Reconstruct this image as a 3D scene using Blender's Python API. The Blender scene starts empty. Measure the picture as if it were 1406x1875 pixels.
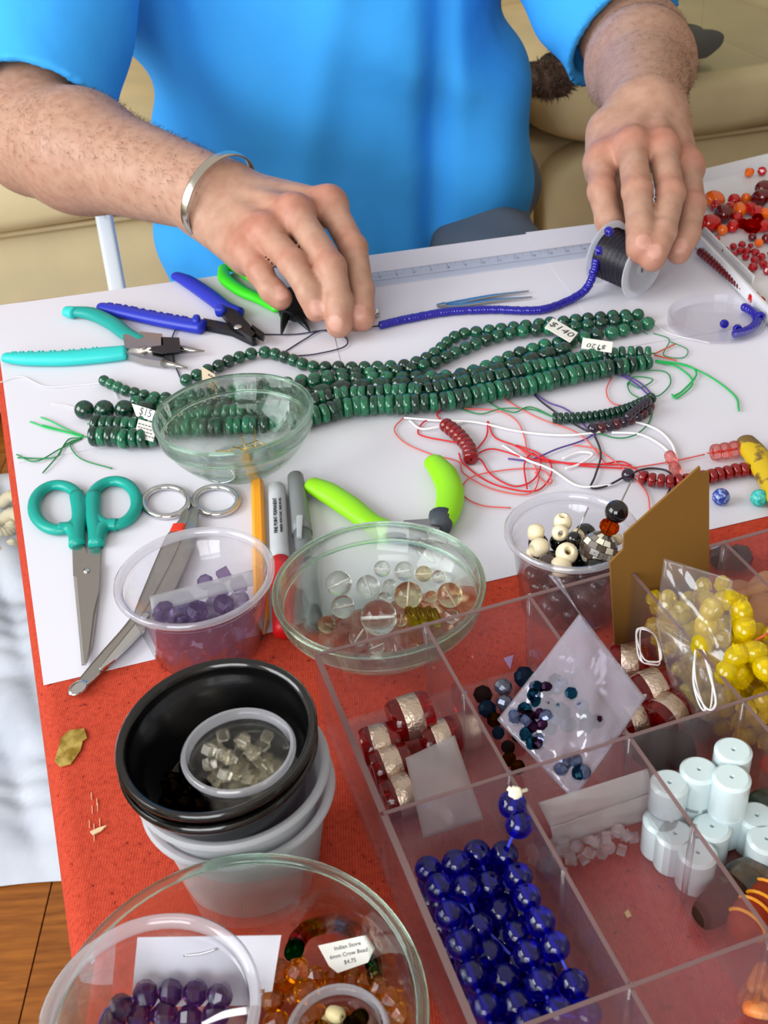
import bpy, bmesh, math, random
import numpy as np
from mathutils import Vector, Matrix, Quaternion
rnd = random.Random(7)
S = bpy.context.scene
COL = S.collection
# ------------------------------------------------------------------ camera
F_PX, PITCH, ROLL, CAM_H, TZ = 2000.0, math.radians(35.2), math.radians(-4.8), 1.14, 0.74
_fw = np.array([0, math.cos(PITCH), -math.sin(PITCH)]); _rt = np.array([1., 0, 0]); _up = np.cross(_rt, _fw)
CR = _rt*math.cos(ROLL)+_up*math.sin(ROLL); CU = -_rt*math.sin(ROLL)+_up*math.cos(ROLL)
CC = np.array([0, 0, CAM_H])
cam = bpy.data.cameras.new('camera'); cam_o = bpy.data.objects.new('camera', cam); COL.objects.link(cam_o)
cam.sensor_fit = 'VERTICAL'; cam.sensor_height = 24.0; cam.sensor_width = 18.0; cam.lens = 24.0*F_PX/1875.0
cam_o.matrix_world = Matrix(((CR[0], CU[0], -_fw[0], 0), (CR[1], CU[1], -_fw[1], 0), (CR[2], CU[2], -_fw[2], CAM_H), (0, 0, 0, 1)))
cam.dof.use_dof = True; cam.dof.focus_distance = 0.62; cam.dof.aperture_fstop = cam.lens/1.3
cam.clip_start = 0.02
S.camera = cam_o
# ------------------------------------------------------------------ world, lights, exposure
w = bpy.data.worlds.new('daylight'); S.world = w; w.use_nodes = True
bgn = w.node_tree.nodes['Background']; bgn.inputs[0].default_value = (1.0, 0.93, 0.86, 1); bgn.inputs[1].default_value = 0.56
def area(name, loc, look, sx, sy, power, color):
    l = bpy.data.lights.new(name, 'AREA'); l.shape = 'RECTANGLE'; l.size = sx; l.size_y = sy; l.energy = power; l.color = color
    o = bpy.data.objects.new(name, l); COL.objects.link(o); o.location = loc
    o.rotation_euler = (Vector(look)-Vector(loc)).to_track_quat('-Z', 'Y').to_euler(); return o
# daylight entering by the window in the left wall
area('window_daylight', (-1.93, 0.15, 1.75), (0.2, 0.75, 0.8), 1.5, 1.3, 45, (0.92, 0.97, 1.0))
# fill light added behind the viewer to brighten shirt and foreground
area('added_front_fill', (-.85, -1.72, 1.75), (-.05, 1.0, .8), 1.5, 1.3, 46, (0.94, 0.97, 1.0))
vs = S.view_settings; vs.view_transform = 'Standard'; vs.look = 'None'; vs.exposure = 0.22; vs.gamma = 1.0; vs.use_curve_mapping = False
S.cycles.transparent_max_bounces = 24; S.cycles.max_bounces = 16; S.cycles.transmission_bounces = 14
# ------------------------------------------------------------------ helpers
def P(x, y, h=0.0):
    "point at height h above the table top seen in the photograph at x, y"
    d = _fw+CR*(x-703)/F_PX-CU*(y-937.5)/F_PX
    return CC+d*(TZ+h-CAM_H)/d[2]
def D(x, y, dep):
    return CC+dep*(_fw+CR*(x-703)/F_PX-CU*(y-937.5)/F_PX)
def A(*p): return np.array(p, float)
def unit(v): v = np.asarray(v, float); return v/(np.linalg.norm(v)+1e-12)
def lin(c): return tuple(((v/255)/12.92 if v/255 <= .04045 else ((v/255+.055)/1.055)**2.4) for v in c)
def c4(c): return lin(c)+(1.0,)
ORG = {}
def org(o): return ORG.get(o.name, A(0, 0, 0)) if o else A(0, 0, 0)
def tag(o, label, cat, group=None, kind=None):
    if label: o['label'] = label
    if cat: o['category'] = cat
    if group: o['group'] = group
    if kind: o['kind'] = kind
    return o
def thing(name, loc, label, cat, group=None):
    o = bpy.data.objects.new(name, None); COL.objects.link(o); o.empty_display_size = 0.02
    o.location = tuple(loc); ORG[o.name] = np.array(loc, float)
    return tag(o, label, cat, group)
def meshdata(name, vf, mats, smooth=True):
    v, f = vf[0], vf[1]
    me = bpy.data.meshes.new(name); me.from_pydata(np.asarray(v).tolist(), [], [tuple(map(int, q)) for q in f])
    for m in (mats if isinstance(mats, (list, tuple)) else [mats]): me.materials.append(m)
    if smooth is True: me.polygons.foreach_set('use_smooth', [True]*len(me.polygons))
    elif smooth:                                   # an angle in degrees
        me.polygons.foreach_set('use_smooth', [True]*len(me.polygons)); me.set_sharp_from_angle(angle=math.radians(smooth))
    if len(vf) > 2: me.polygons.foreach_set('material_index', vf[2])
    if len(f) < 30000:
        bm = bmesh.new(); bm.from_mesh(me); bmesh.ops.recalc_face_normals(bm, faces=bm.faces); bm.to_mesh(me); bm.free()
    me.update(); return me
def obj(name, vf, mat, parent=None, smooth=True, label=None, cat=None, group=None, kind=None):
    "one mesh object from world coordinates"
    v = np.asarray(vf[0], float)
    if parent is None:
        o0 = A((v[:, 0].min()+v[:, 0].max())/2, (v[:, 1].min()+v[:, 1].max())/2, v[:, 2].min())
    else: o0 = org(parent)
    o = bpy.data.objects.new(name, meshdata(name, (v-o0,)+tuple(vf[1:]), mat, smooth)); COL.objects.link(o)
    if parent is None: o.location = tuple(o0)
    else: o.parent = parent
    ORG[o.name] = o0
    return tag(o, label, cat, group, kind)
def inst(name, me, loc, parent=None, rot=None, scale=None, label=None, cat=None, group=None, kind=None, mat=None):
    "an object that shares mesh data; loc in world coordinates"
    o = bpy.data.objects.new(name, me); COL.objects.link(o)
    o.location = tuple(np.asarray(loc, float)-org(parent))
    if rot is not None:
        o.rotation_mode = 'QUATERNION'; o.rotation_quaternion = rot
    if scale is not None: o.scale = (scale,)*3 if np.isscalar(scale) else scale
    if parent is not None: o.parent = parent
    if mat is not None:
        o.material_slots[0].link = 'OBJECT'; o.material_slots[0].material = mat
    ORG[o.name] = np.asarray(loc, float)
    return tag(o, label, cat, group, kind)
def q_axis(d, spin=0.0):
    q = Vector(tuple(unit(d))).to_track_quat('Z', 'Y')
    return q @ Quaternion((0, 0, 1), spin)
def q_rand(): return Quaternion((rnd.gauss(0, 1), rnd.gauss(0, 1), rnd.gauss(0, 1), rnd.gauss(0, 1))).normalized()
# --- geometry
def join(*parts):
    V, F, M = [], [], []; n = 0; hasm = any(len(p) > 2 for p in parts)
    for p in parts:
        V.append(np.asarray(p[0], float)); F += [tuple(i+n for i in q) for q in p[1]]; n += len(p[0])
        if hasm: M += list(p[2]) if len(p) > 2 else [0]*len(p[1])
    return (np.vstack(V), F, M) if hasm else (np.vstack(V), F)
def xf(vf, M=None, loc=(0, 0, 0), s=1.0):
    v = np.asarray(vf[0], float)*s
    if M is not None: v = v@np.array(M.to_matrix() if isinstance(M, Quaternion) else M).T
    return (v+np.asarray(loc, float),)+tuple(vf[1:])
def catm(pts, n=8, closed=False):
    p = np.asarray(pts, float)
    if len(p) < 3 and not closed: return np.array([p[0]+(p[-1]-p[0])*t for t in np.linspace(0, 1, n+1)])
    q = np.vstack([p[-1:], p, p[:2]]) if closed else np.vstack([2*p[:1]-p[1:2], p, 2*p[-1:]-p[-2:-1]])
    out = []
    for i in range(len(q)-3):
        a, b, c, d = q[i:i+4]
        for t in np.linspace(0, 1, n, endpoint=False):
            out.append(.5*((2*b)+(c-a)*t+(2*a-5*b+4*c-d)*t*t+(3*b-a-3*c+d)*t**3))
    if not closed: out.append(p[-1])
    return np.array(out)
def resample(p, step=None, n=None):
    p = np.asarray(p, float); s = np.r_[0, np.cumsum(np.linalg.norm(np.diff(p, axis=0), axis=1))]
    n = n or max(2, int(round(s[-1]/step))+1)
    t = np.linspace(0, s[-1], n)
    return np.stack([np.interp(t, s, p[:, k]) for k in range(p.shape[1])], 1)
def frames(p, up=(0, 0, 1), closed=False):
    p = np.asarray(p, float); t = np.gradient(p, axis=0)
    if closed: t = np.roll(p, -1, 0)-np.roll(p, 1, 0)
    t /= np.linalg.norm(t, axis=1)[:, None]+1e-12
    n0 = np.asarray(up, float); n0 = n0-t[0]*(n0@t[0])
    if np.linalg.norm(n0) < 1e-4: n0 = np.cross(t[0], (1, 0, 0))
    n0 = unit(n0); N = [n0]
    for i in range(1, len(p)):
        n1 = N[-1]-t[i]*(N[-1]@t[i]); N.append(unit(n1))
    N = np.array(N); return t, N, np.cross(t, N)
def sweep(pts, prof, scale=None, closed=False, up=(0, 0, 1), caps=True):
    "sweep a closed 2-D profile (list of (b, n)) along pts; scale: per-point factor or (sb, sn)"
    p = np.asarray(pts, float); t, N, B = frames(p, up, closed); prof = np.asarray(prof, float); m = len(prof); V = []
    for i in range(len(p)):
        s = 1.0 if scale is None else scale[i]
        sb, sn = (s, s) if np.isscalar(s) else s
        V.append(p[i]+prof[:, :1]*sb*B[i]+prof[:, 1:]*sn*N[i])
    V = np.vstack(V); F = []; k = len(p)
    for i in range(k if closed else k-1):
        a, b = i*m, ((i+1) % k)*m
        for j in range(m): F.append((a+j, a+(j+1) % m, b+(j+1) % m, b+j))
    if caps and not closed: F += [tuple(range(m-1, -1, -1)), tuple((k-1)*m+j for j in range(m))]
    return V, F
def circ(n=8, rx=1.0, ry=None, ph=0.0):
    ry = rx if ry is None else ry
    return [(rx*math.cos(ph+2*math.pi*i/n), ry*math.sin(ph+2*math.pi*i/n)) for i in range(n)]
def rrect(w_, h_, r, n=3):
    out = []
    for cx, cy, a0 in ((w_/2-r, h_/2-r, 0), (-w_/2+r, h_/2-r, 90), (-w_/2+r, -h_/2+r, 180), (w_/2-r, -h_/2+r, 270)):
        for i in range(n+1):
            a = math.radians(a0+90*i/n); out.append((cx+r*math.cos(a), cy+r*math.sin(a)))
    return out
def tube(pts, r, seg=6, closed=False, caps=True, up=(0, 0, 1)):
    n = len(pts); sc = [r]*n if np.isscalar(r) else list(r)
    return sweep(pts, circ(seg), sc, closed, up, caps)
def lathe(prof, seg=40, loc=(0, 0, 0), M=None, closed=True, sx=1.0):
    "profile of (r, z) turned about z; closed = the profile is a loop"
    prof = [(max(r, 0.0), z) for r, z in prof]; m = len(prof); V = []; F = []
    for i in range(seg):
        a = 2*math.pi*i/seg; ca, sa = math.cos(a), math.sin(a)
        for r, z in prof: V.append((r*ca*sx, r*sa, z))
    for i in range(seg):
        a, b = i*m, ((i+1) % seg)*m
        for j in range(m if closed else m-1):
            k = (j+1) % m
            r0, r1 = prof[j][0], prof[k][0]
            if r0 < 1e-9 and r1 < 1e-9: continue
            if r0 < 1e-9: F.append((a+j, b+k, a+k))
            elif r1 < 1e-9: F.append((a+j, b+j, a+k))
            else: F.append((a+j, b+j, b+k, a+k))
    V, F = weld(V, F)
    return xf((V, F), M, loc)
def weld(V, F):
    V = np.asarray(V, float); key = np.round(V*1e7).astype(np.int64); u, idx, inv = np.unique(key, axis=0, return_index=True, return_inverse=True)
    inv = inv.ravel(); F2 = []
    for q in F:
        r = []
        for i in q:
            k = int(inv[i])
            if k not in r: r.append(k)
        if len(r) > 2: F2.append(tuple(r))
    return V[idx], F2
def box(c, s, M=None):
    x, y, z = np.asarray(s, float)/2
    v = A([-x, -y, -z], [x, -y, -z], [x, y, -z], [-x, y, -z], [-x, -y, z], [x, -y, z], [x, y, z], [-x, y, z])
    return xf((v, [(0, 3, 2, 1), (4, 5, 6, 7), (0, 1, 5, 4), (1, 2, 6, 5), (2, 3, 7, 6), (3, 0, 4, 7)]), M, c)
def prism(poly, z0, z1=None, nrm=(0, 0, 1)):
    "extrude a world polygon (list of 3-D points) along nrm by z0..z1"
    p = np.asarray(poly, float); n = np.asarray(nrm, float); m = len(p)
    if z1 is None: z0, z1 = 0.0, z0
    V = np.vstack([p+n*z0, p+n*z1]); a = 0
    for i in range(m):
        q, r = p[i]-p[0], p[(i+1) % m]-p[0]; a += np.cross(q, r)@n
    F = [tuple(range(m-1, -1, -1)), tuple(range(m, 2*m))]+[(i, (i+1) % m, m+(i+1) % m, m+i) for i in range(m)]
    if a < 0: F = [q[::-1] for q in F]
    return V, F
def superbox(c, s, M=None, e=0.35, nu=28, nv=16, noise=0.0, seed=0):
    "a puffed box (superellipsoid)"
    V, F = [], []; f = lambda a, k: math.copysign(abs(a)**k, a)
    r2 = np.random.RandomState(seed); ph = r2.rand(6)*6.28
    for j in range(nv+1):
        b = -math.pi/2+math.pi*j/nv
        for i in range(nu):
            a = 2*math.pi*i/nu
            v = A(f(math.cos(b), e)*f(math.cos(a), e), f(math.cos(b), e)*f(math.sin(a), e), f(math.sin(b), e))
            if noise: v = v*(1+noise*(math.sin(5*v[0]+ph[0])*math.sin(4*v[1]+ph[1])+.6*math.sin(9*v[0]+ph[2]+3*v[2])*math.sin(7*v[1]+ph[3])))
            V.append(v*np.asarray(s)/2)
    for j in range(nv):
        for i in range(nu): F.append((j*nu+i, j*nu+(i+1) % nu, (j+1)*nu+(i+1) % nu, (j+1)*nu+i))
    V, F = weld(V, F); return xf((V, F), M, c)
def rotz(a): return np.array([[math.cos(a), -math.sin(a), 0], [math.sin(a), math.cos(a), 0], [0, 0, 1]])
def basis(x, z=(0, 0, 1)):
    x = unit(x); z = np.asarray(z, float); y = unit(np.cross(z, x)); z = np.cross(x, y); return np.stack([x, y, z], 1)
# --- materials
MATS = {}
def nodes(m): m.use_nodes = True; return m.node_tree.nodes, m.node_tree.links
def pm(name, col, rough=.5, metal=0., trans=0., ior=1.46, coat=0., sss=0., col2=None, nscale=30., ndetail=4., lo=.4, hi=.6,
       bump=0., bscale=200., bdetail=4., spec=.5, stretch=None, rand=False, dist=0., alpha=1.0):
    if name in MATS: return MATS[name]
    m = bpy.data.materials.new(name); N, L = nodes(m); b = N['Principled BSDF']
    I = b.inputs; I['Base Color'].default_value = c4(col); I['Roughness'].default_value = rough; I['Metallic'].default_value = metal
    I['Transmission Weight'].default_value = trans; I['IOR'].default_value = ior; I['Coat Weight'].default_value = coat
    I['Coat Roughness'].default_value = .05; I['Specular IOR Level'].default_value = spec; I['Alpha'].default_value = alpha
    if sss: I['Subsurface Weight'].default_value = sss; I['Subsurface Radius'].default_value = (.01, .004, .002); I['Subsurface Scale'].default_value = .6
    if col2 is not None or bump:
        tc = N.new('ShaderNodeTexCoord'); src = tc.outputs['Object']
        if stretch or rand:
            mp = N.new('ShaderNodeMapping'); L.new(src, mp.inputs[0]); src = mp.outputs[0]
            if stretch: mp.inputs['Scale'].default_value = stretch
            if rand:
                oi = N.new('ShaderNodeObjectInfo'); ml = N.new('ShaderNodeMath'); ml.operation = 'MULTIPLY'; ml.inputs[1].default_value = 37.
                L.new(oi.outputs['Random'], ml.inputs[0]); L.new(ml.outputs[0], mp.inputs['Location'])
    if col2 is not None:
        nz = N.new('ShaderNodeTexNoise'); nz.inputs['Scale'].default_value = nscale; nz.inputs['Detail'].default_value = ndetail; nz.inputs['Distortion'].default_value = dist
        L.new(src, nz.inputs['Vector']); cr = N.new('ShaderNodeValToRGB'); cr.color_ramp.elements[0].position = lo; cr.color_ramp.elements[1].position = hi
        cr.color_ramp.elements[0].color = c4(col); cr.color_ramp.elements[1].color = c4(col2)
        L.new(nz.outputs['Fac'], cr.inputs[0]); L.new(cr.outputs[0], I['Base Color'])
    if bump:
        nb = N.new('ShaderNodeTexNoise'); nb.inputs['Scale'].default_value = bscale; nb.inputs['Detail'].default_value = bdetail
        L.new(src, nb.inputs['Vector']); bp = N.new('ShaderNodeBump'); bp.inputs['Strength'].default_value = bump; bp.inputs['Distance'].default_value = .001
        L.new(nb.outputs['Fac'], bp.inputs['Height']); L.new(bp.outputs[0], I['Normal'])
    MATS[name] = m; return m
def clear(name, col=(255, 255, 255), trans=.6, rough=0., ior=1.45, milk=0., milkcol=(240, 240, 245)):
    "clear glass or plastic: glass blended with plain transparency so that it lets daylight through; milk = share of scattering body"
    if name in MATS: return MATS[name]
    m = bpy.data.materials.new(name); N, L = nodes(m); N.remove(N['Principled BSDF']); out = N['Material Output']
    g = N.new('ShaderNodeBsdfGlass'); g.inputs['Color'].default_value = c4(col); g.inputs['IOR'].default_value = ior; g.inputs['Roughness'].default_value = rough
    t = N.new('ShaderNodeBsdfTransparent'); t.inputs['Color'].default_value = c4(col)
    mx = N.new('ShaderNodeMixShader'); mx.inputs[0].default_value = trans; L.new(g.outputs[0], mx.inputs[1]); L.new(t.outputs[0], mx.inputs[2]); cur = mx
    if milk:
        d = N.new('ShaderNodeBsdfDiffuse'); d.inputs['Color'].default_value = c4(milkcol); tl = N.new('ShaderNodeBsdfTranslucent'); tl.inputs['Color'].default_value = c4(milkcol)
        a = N.new('ShaderNodeMixShader'); L.new(d.outputs[0], a.inputs[1]); L.new(tl.outputs[0], a.inputs[2])
        b = N.new('ShaderNodeMixShader'); b.inputs[0].default_value = milk; L.new(cur.outputs[0], b.inputs[1]); L.new(a.outputs[0], b.inputs[2]); cur = b
    L.new(cur.outputs[0], out.inputs[0]); MATS[name] = m; return m
def thin(name, col=(250, 250, 252), body=.08, bodycol=(235, 235, 240), rough=.08, refl=.9, bump=0., bscale=60.):
    "thin plastic sheet or wall: transparent with a Fresnel sheen and a little scattering body"
    if name in MATS: return MATS[name]
    m = bpy.data.materials.new(name); N, L = nodes(m); N.remove(N['Principled BSDF']); out = N['Material Output']
    t = N.new('ShaderNodeBsdfTransparent'); t.inputs['Color'].default_value = c4(col)
    d = N.new('ShaderNodeBsdfDiffuse'); d.inputs['Color'].default_value = c4(bodycol); tl = N.new('ShaderNodeBsdfTranslucent'); tl.inputs['Color'].default_value = c4(bodycol)
    a = N.new('ShaderNodeMixShader'); L.new(d.outputs[0], a.inputs[1]); L.new(tl.outputs[0], a.inputs[2])
    b = N.new('ShaderNodeMixShader'); b.inputs[0].default_value = body; L.new(t.outputs[0], b.inputs[1]); L.new(a.outputs[0], b.inputs[2])
    gl = N.new('ShaderNodeBsdfGlossy'); gl.inputs['Roughness'].default_value = rough
    fr = N.new('ShaderNodeLayerWeight'); fr.inputs['Blend'].default_value = .5; pw = N.new('ShaderNodeMath'); pw.operation = 'POWER'; pw.inputs[1].default_value = 4.; L.new(fr.outputs['Facing'], pw.inputs[0])
    ml = N.new('ShaderNodeMath'); ml.operation = 'MULTIPLY_ADD'; ml.inputs[1].default_value = .8*refl; ml.inputs[2].default_value = .04*refl; L.new(pw.outputs[0], ml.inputs[0])
    c = N.new('ShaderNodeMixShader'); L.new(ml.outputs[0], c.inputs[0]); L.new(b.outputs[0], c.inputs[1]); L.new(gl.outputs[0], c.inputs[2]); L.new(c.outputs[0], out.inputs[0])
    if bump:
        tc = N.new('ShaderNodeTexCoord'); nb = N.new('ShaderNodeTexNoise'); nb.inputs['Scale'].default_value = bscale; L.new(tc.outputs['Object'], nb.inputs['Vector'])
        bp = N.new('ShaderNodeBump'); bp.inputs['Strength'].default_value = bump; bp.inputs['Distance'].default_value = .004; L.new(nb.outputs['Fac'], bp.inputs['Height'])
        L.new(bp.outputs[0], gl.inputs['Normal']); L.new(bp.outputs[0], fr.inputs['Normal'])
    MATS[name] = m; return m
def text_mesh(body, size, M, loc, thick=.00012):
    "lettering as a mesh: M columns are right, up, normal"
    cu = bpy.data.curves.new('lettering', 'FONT'); cu.body = body; cu.size = size; cu.align_x = 'CENTER'; cu.align_y = 'CENTER'; cu.extrude = thick; cu.resolution_u = 2
    o = bpy.data.objects.new('tmp_text', cu); COL.objects.link(o); dg = bpy.context.evaluated_depsgraph_get(); dg.update()
    me = bpy.data.meshes.new_from_object(o.evaluated_get(dg)); v = np.array([x.co[:] for x in me.vertices]); f = [tuple(q.vertices) for q in me.polygons]
    bpy.data.objects.remove(o); bpy.data.curves.remove(cu); bpy.data.meshes.remove(me)
    return (v@np.asarray(M).T+np.asarray(loc), f)
# ================================================================== the setting
m_wood = pm('floor_wood', (122, 66, 18), .35, col2=(168, 100, 34), nscale=14, ndetail=8, lo=.3, hi=.75, stretch=(1, 9, 1), bump=.1, bscale=90, rand=True)
fl = obj('floor', box((0, 1.2, -.012), (5.2, 5.2, .02)), pm('floor_gap', (60, 34, 12), .7), label='dark gaps under the brown wood floor boards', kind='structure')
fl['label'] = 'brown wooden floor of narrow boards below the table'
plank = meshdata('plank', box((0, 0, 0), (.098, 2.59, .012)), m_wood, False)
for i in range(24):
    for k in range(2): inst('plank', plank, (-1.6+.1*i, -.1+2.6*k, .004), fl)
m_wall = pm('wall_paint', (214, 206, 190), .9)
obj('wall_back', box((0, 3.75, 1.3), (5.2, .1, 2.6)), m_wall, kind='structure', label='pale painted wall behind the sofa')
obj('wall_right', box((2.6, 1.2, 1.3), (.1, 5.0, 2.6)), m_wall, kind='structure', label='pale painted side wall beyond the right of the sofa')
wl = join(box((-2.05, -1.0, 1.3), (.1, .7, 2.6)), box((-2.05, 2.35, 1.3), (.1, 2.7, 2.6)), box((-2.05, .2, .5), (.1, 1.7, 1.0)), box((-2.05, .2, 2.52), (.1, 1.7, .16)))
obj('wall_left', wl, m_wall, kind='structure', label='pale painted wall with the window')
wn = thing('window_1', (-2.0, .2, 1.0), 'white framed window in the left wall', None); wn['kind'] = 'structure'
m_wf = pm('window_white', (235, 235, 230), .4)
obj('window_frame', join(box((-2.0, -.63, 1.72), (.08, .06, 1.44)), box((-2.0, 1.03, 1.72), (.08, .06, 1.44)), box((-2.0, .2, 1.03), (.08, 1.6, .06)), box((-2.0, .2, 2.41), (.08, 1.6, .06)), box((-2.0, .2, 1.72), (.05, .04, 1.32))), m_wf, wn)
obj('wall_front', join(box((-1.85, -1.85, 1.3), (.4, .1, 2.6)), box((1.28, -1.85, 1.3), (2.6, .1, 2.6)), box((-.85, -1.85, .5), (1.7, .1, 1.0)), box((-.85, -1.85, 2.52), (1.7, .1, .16))), m_wall, kind='structure', label='pale painted wall behind the viewer with an added window opening')
wn = thing('added_window', (-.85, -1.8, 1.0), 'added white framed window around the fill light behind the viewer', None); wn['kind'] = 'structure'  # unseen window, added as a place for the front fill light
obj('window_frame', join(box((-1.66, -1.82, 1.72), (.06, .08, 1.44)), box((-.04, -1.82, 1.72), (.06, .08, 1.44)), box((-.85, -1.82, 1.03), (1.56, .08, .06)), box((-.85, -1.82, 2.41), (1.56, .08, .06)), box((-.85, -1.82, 1.72), (.04, .05, 1.32))), m_wf, wn)
# ------------------------------------------------------------------ table with its red cloth
LT = lambda y: 64+.125*(y-1300)                               # left edge of the cloth in the photograph
FL, NL = P(LT(556), 556), P(LT(1680), 1680)
u_t = unit(FL-NL); v_t = unit(P(1075, 411)-P(0, 551))
NLc = NL-u_t*(.20); FRc = FL+v_t*1.25; NRc = NLc+A(1.2, .27, 0)
tb = thing('table', (.3, .5, 0), 'rectangular work table under a red cloth', 'table')
def inset(poly, d):
    c = np.mean(poly, 0); return [p+unit(c-p)*d for p in poly]
tp = [NLc, NRc, FRc, FL]
obj('table_top', prism([A(p[0], p[1], TZ-.035) for p in inset(tp, .03)], 0, .028), pm('table_board', (150, 120, 90), .6), tb)
leg_me = None
for p in inset(tp, .09): obj('leg', tube([A(p[0], p[1], 0), A(p[0], p[1], TZ-.03)], .016, 12), pm('grey_metal', (120, 120, 122), .4, .8), tb)
def red_cloth():
    m = pm('red_cloth', (200, 72, 48), .85, col2=(166, 50, 33), nscale=420, ndetail=6, lo=.40, hi=.85, bump=.55, bscale=1500, spec=.2)
    N, L = nodes(m); b = N['Principled BSDF']; tc = N.new('ShaderNodeTexCoord')
    src = b.inputs['Base Color'].links[0].from_socket
    # woven threads
    wv = N.new('ShaderNodeTexWave'); wv.inputs['Scale'].default_value = 260; wv.inputs['Distortion'].default_value = 3.; wv.inputs['Detail'].default_value = 3; wv.inputs['Detail Scale'].default_value = 3
    L.new(tc.outputs['Object'], wv.inputs['Vector'])
    mx = N.new('ShaderNodeMixRGB'); mx.blend_type = 'MULTIPLY'; mx.inputs[0].default_value = .3; L.new(src, mx.inputs[1]); L.new(wv.outputs['Color'], mx.inputs[2])
    # worn pale specks and dark flecks
    n2 = N.new('ShaderNodeTexNoise'); n2.inputs['Scale'].default_value = 420; n2.inputs['Detail'].default_value = 2; L.new(tc.outputs['Object'], n2.inputs['Vector'])
    r2 = N.new('ShaderNodeValToRGB'); r2.color_ramp.elements[0].position = .69; r2.color_ramp.elements[1].position = .74; L.new(n2.outputs['Fac'], r2.inputs[0])
    m2 = N.new('ShaderNodeMixRGB'); L.new(r2.outputs[0], m2.inputs[0]); L.new(mx.outputs[0], m2.inputs[1]); m2.inputs[2].default_value = c4((110, 30, 20))
    n3 = N.new('ShaderNodeTexNoise'); n3.inputs['Scale'].default_value = 130; n3.inputs['Detail'].default_value = 1; L.new(tc.outputs['Object'], n3.inputs['Vector'])
    r3 = N.new('ShaderNodeValToRGB'); r3.color_ramp.elements[0].position = .80; r3.color_ramp.elements[1].position = .82; L.new(n3.outputs['Fac'], r3.inputs[0])
    m3 = N.new('ShaderNodeMixRGB'); L.new(r3.outputs[0], m3.inputs[0]); L.new(m2.outputs[0], m3.inputs[1]); m3.inputs[2].default_value = c4((235, 160, 110))
    L.new(m3.outputs[0], b.inputs['Base Color']); return m
m_red = red_cloth()
def cloth_geo():
    # rounded edge profile carried round the table outline
    prof = [(-.012, -.22), (-.0125, -.05), (-.012, -.014), (-.0095, -.006), (-.005, -.0015), (0.002, 0.0)]
    V = []; c = np.mean(tp, 0); ring = []
    cor = []
    for i in range(4):
        a, b, d = tp[i-1], tp[i], tp[(i+1) % 4]; e0, e1 = unit(a-b), unit(d-b); r = .03
        for t in np.linspace(0, 1, 6):
            p = (1-t)**2*(b+e0*r)+2*t*(1-t)*b+t*t*(b+e1*r); cor.append(p)
    cor = np.array(cor); m = len(cor); F = []
    for k, (o_, z) in enumerate(prof):
        for p in cor: V.append(A(p[0], p[1], TZ+z)+unit(c-p)*A(1, 1, 0)*(o_+.012))
    for k in range(len(prof)-1):
        for j in range(m): F.append((k*m+j, k*m+(j+1) % m, (k+1)*m+(j+1) % m, (k+1)*m+j))
    F.append(tuple((len(prof)-1)*m+j for j in range(m)))
    return np.array(V), F
obj('tablecloth', cloth_geo(), m_red, label='red orange woven tablecloth with worn specks covering the table', cat='tablecloth', smooth=60)
# ------------------------------------------------------------------ paper
m_paper = pm('white_paper', (216, 214, 223), .75, bump=.05, bscale=18, bdetail=2, spec=.3)
def sheet(px, h, label, th=.00025):
    p = [P(x, y, h) for x, y in px]
    return obj('paper_sheet', prism(p, 0, th), m_paper, smooth=False, label=label, cat='paper', group='white paper sheets on the table')
sheet([(-13, 561), (1000, 424), (1640, 340), (1780, 858), (80, 1255)], .0003, 'largest white paper sheet, under the scissors, pens and threads')
sheet([(962, 426), (1560, 352), (1600, 560), (1120, 640)], .0008, 'white paper sheet under the thread spool and clear round dish')
sheet([(-13, 561), (580, 483), (640, 733), (33, 848)], .0008, 'white paper sheet under the turquoise pliers and dark blue pliers')
# ------------------------------------------------------------------ white dust sheet on the floor
def dust_sheet():
    x0, x1, y0, y1 = -1.25, -.36, .85, 1.85; nx, ny = 110, 120; V = []; F = []
    for j in range(ny+1):
        for i in range(nx+1):
            u, v = i/nx, j/ny; x = x0+(x1-x0)*u; y = y0+(y1-y0)*v+.015*math.sin(9*u)
            z = .016+.02*(1+math.sin(14*x+5*y+1.5*math.sin(7*y)))+.014*abs(math.sin(17*y-13*x+1.3*math.sin(11*x)))+.012*abs(math.sin(29*x+13*y+2*math.sin(9*x+4*y)))+.006*abs(math.sin(51*y+23*x+2*math.sin(19*y)))
            e = min(u, v, 1-u, 1-v)*12; z = .013+(z-.013)*min(1, e)
            V.append((x, y, z))
    for j in range(ny):
        for i in range(nx): a = j*(nx+1)+i; F.append((a, a+1, a+nx+2, a+nx+1))
    return V, F
obj('dust_sheet', dust_sheet(), pm('dust_cloth', (206, 212, 222), .85, col2=(186, 192, 204), nscale=9, bump=.3, bscale=60), label='crumpled white dust sheet lying on the wooden floor', cat='sheet')
for k in range(2):
    c0 = P(4, 960+34*k, -.70); pts = [c0+A(.035*math.cos(a)*(1+.2*math.sin(3*a)), .05*math.sin(a), .012*math.sin(2*a)+.02) for a in np.linspace(.6, 5.9, 14)]
    ro = catm(pts, 5); t, N_, B_ = frames(ro); tw = [tube([ro[i]+.006*(math.cos(i*.9+o_)*N_[i]+math.sin(i*.9+o_)*B_[i]) for i in range(len(ro))], .0065, 6) for o_ in (0, 2.1, 4.2)]
    obj('rope', join(*tw), pm('rope_cream', (214, 205, 176), .9), label=['upper coil of cream twisted rope on the floor left of the table', 'lower coil of cream twisted rope on the floor left of the table'][k], cat='rope', group='rope coils on the floor')
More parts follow.
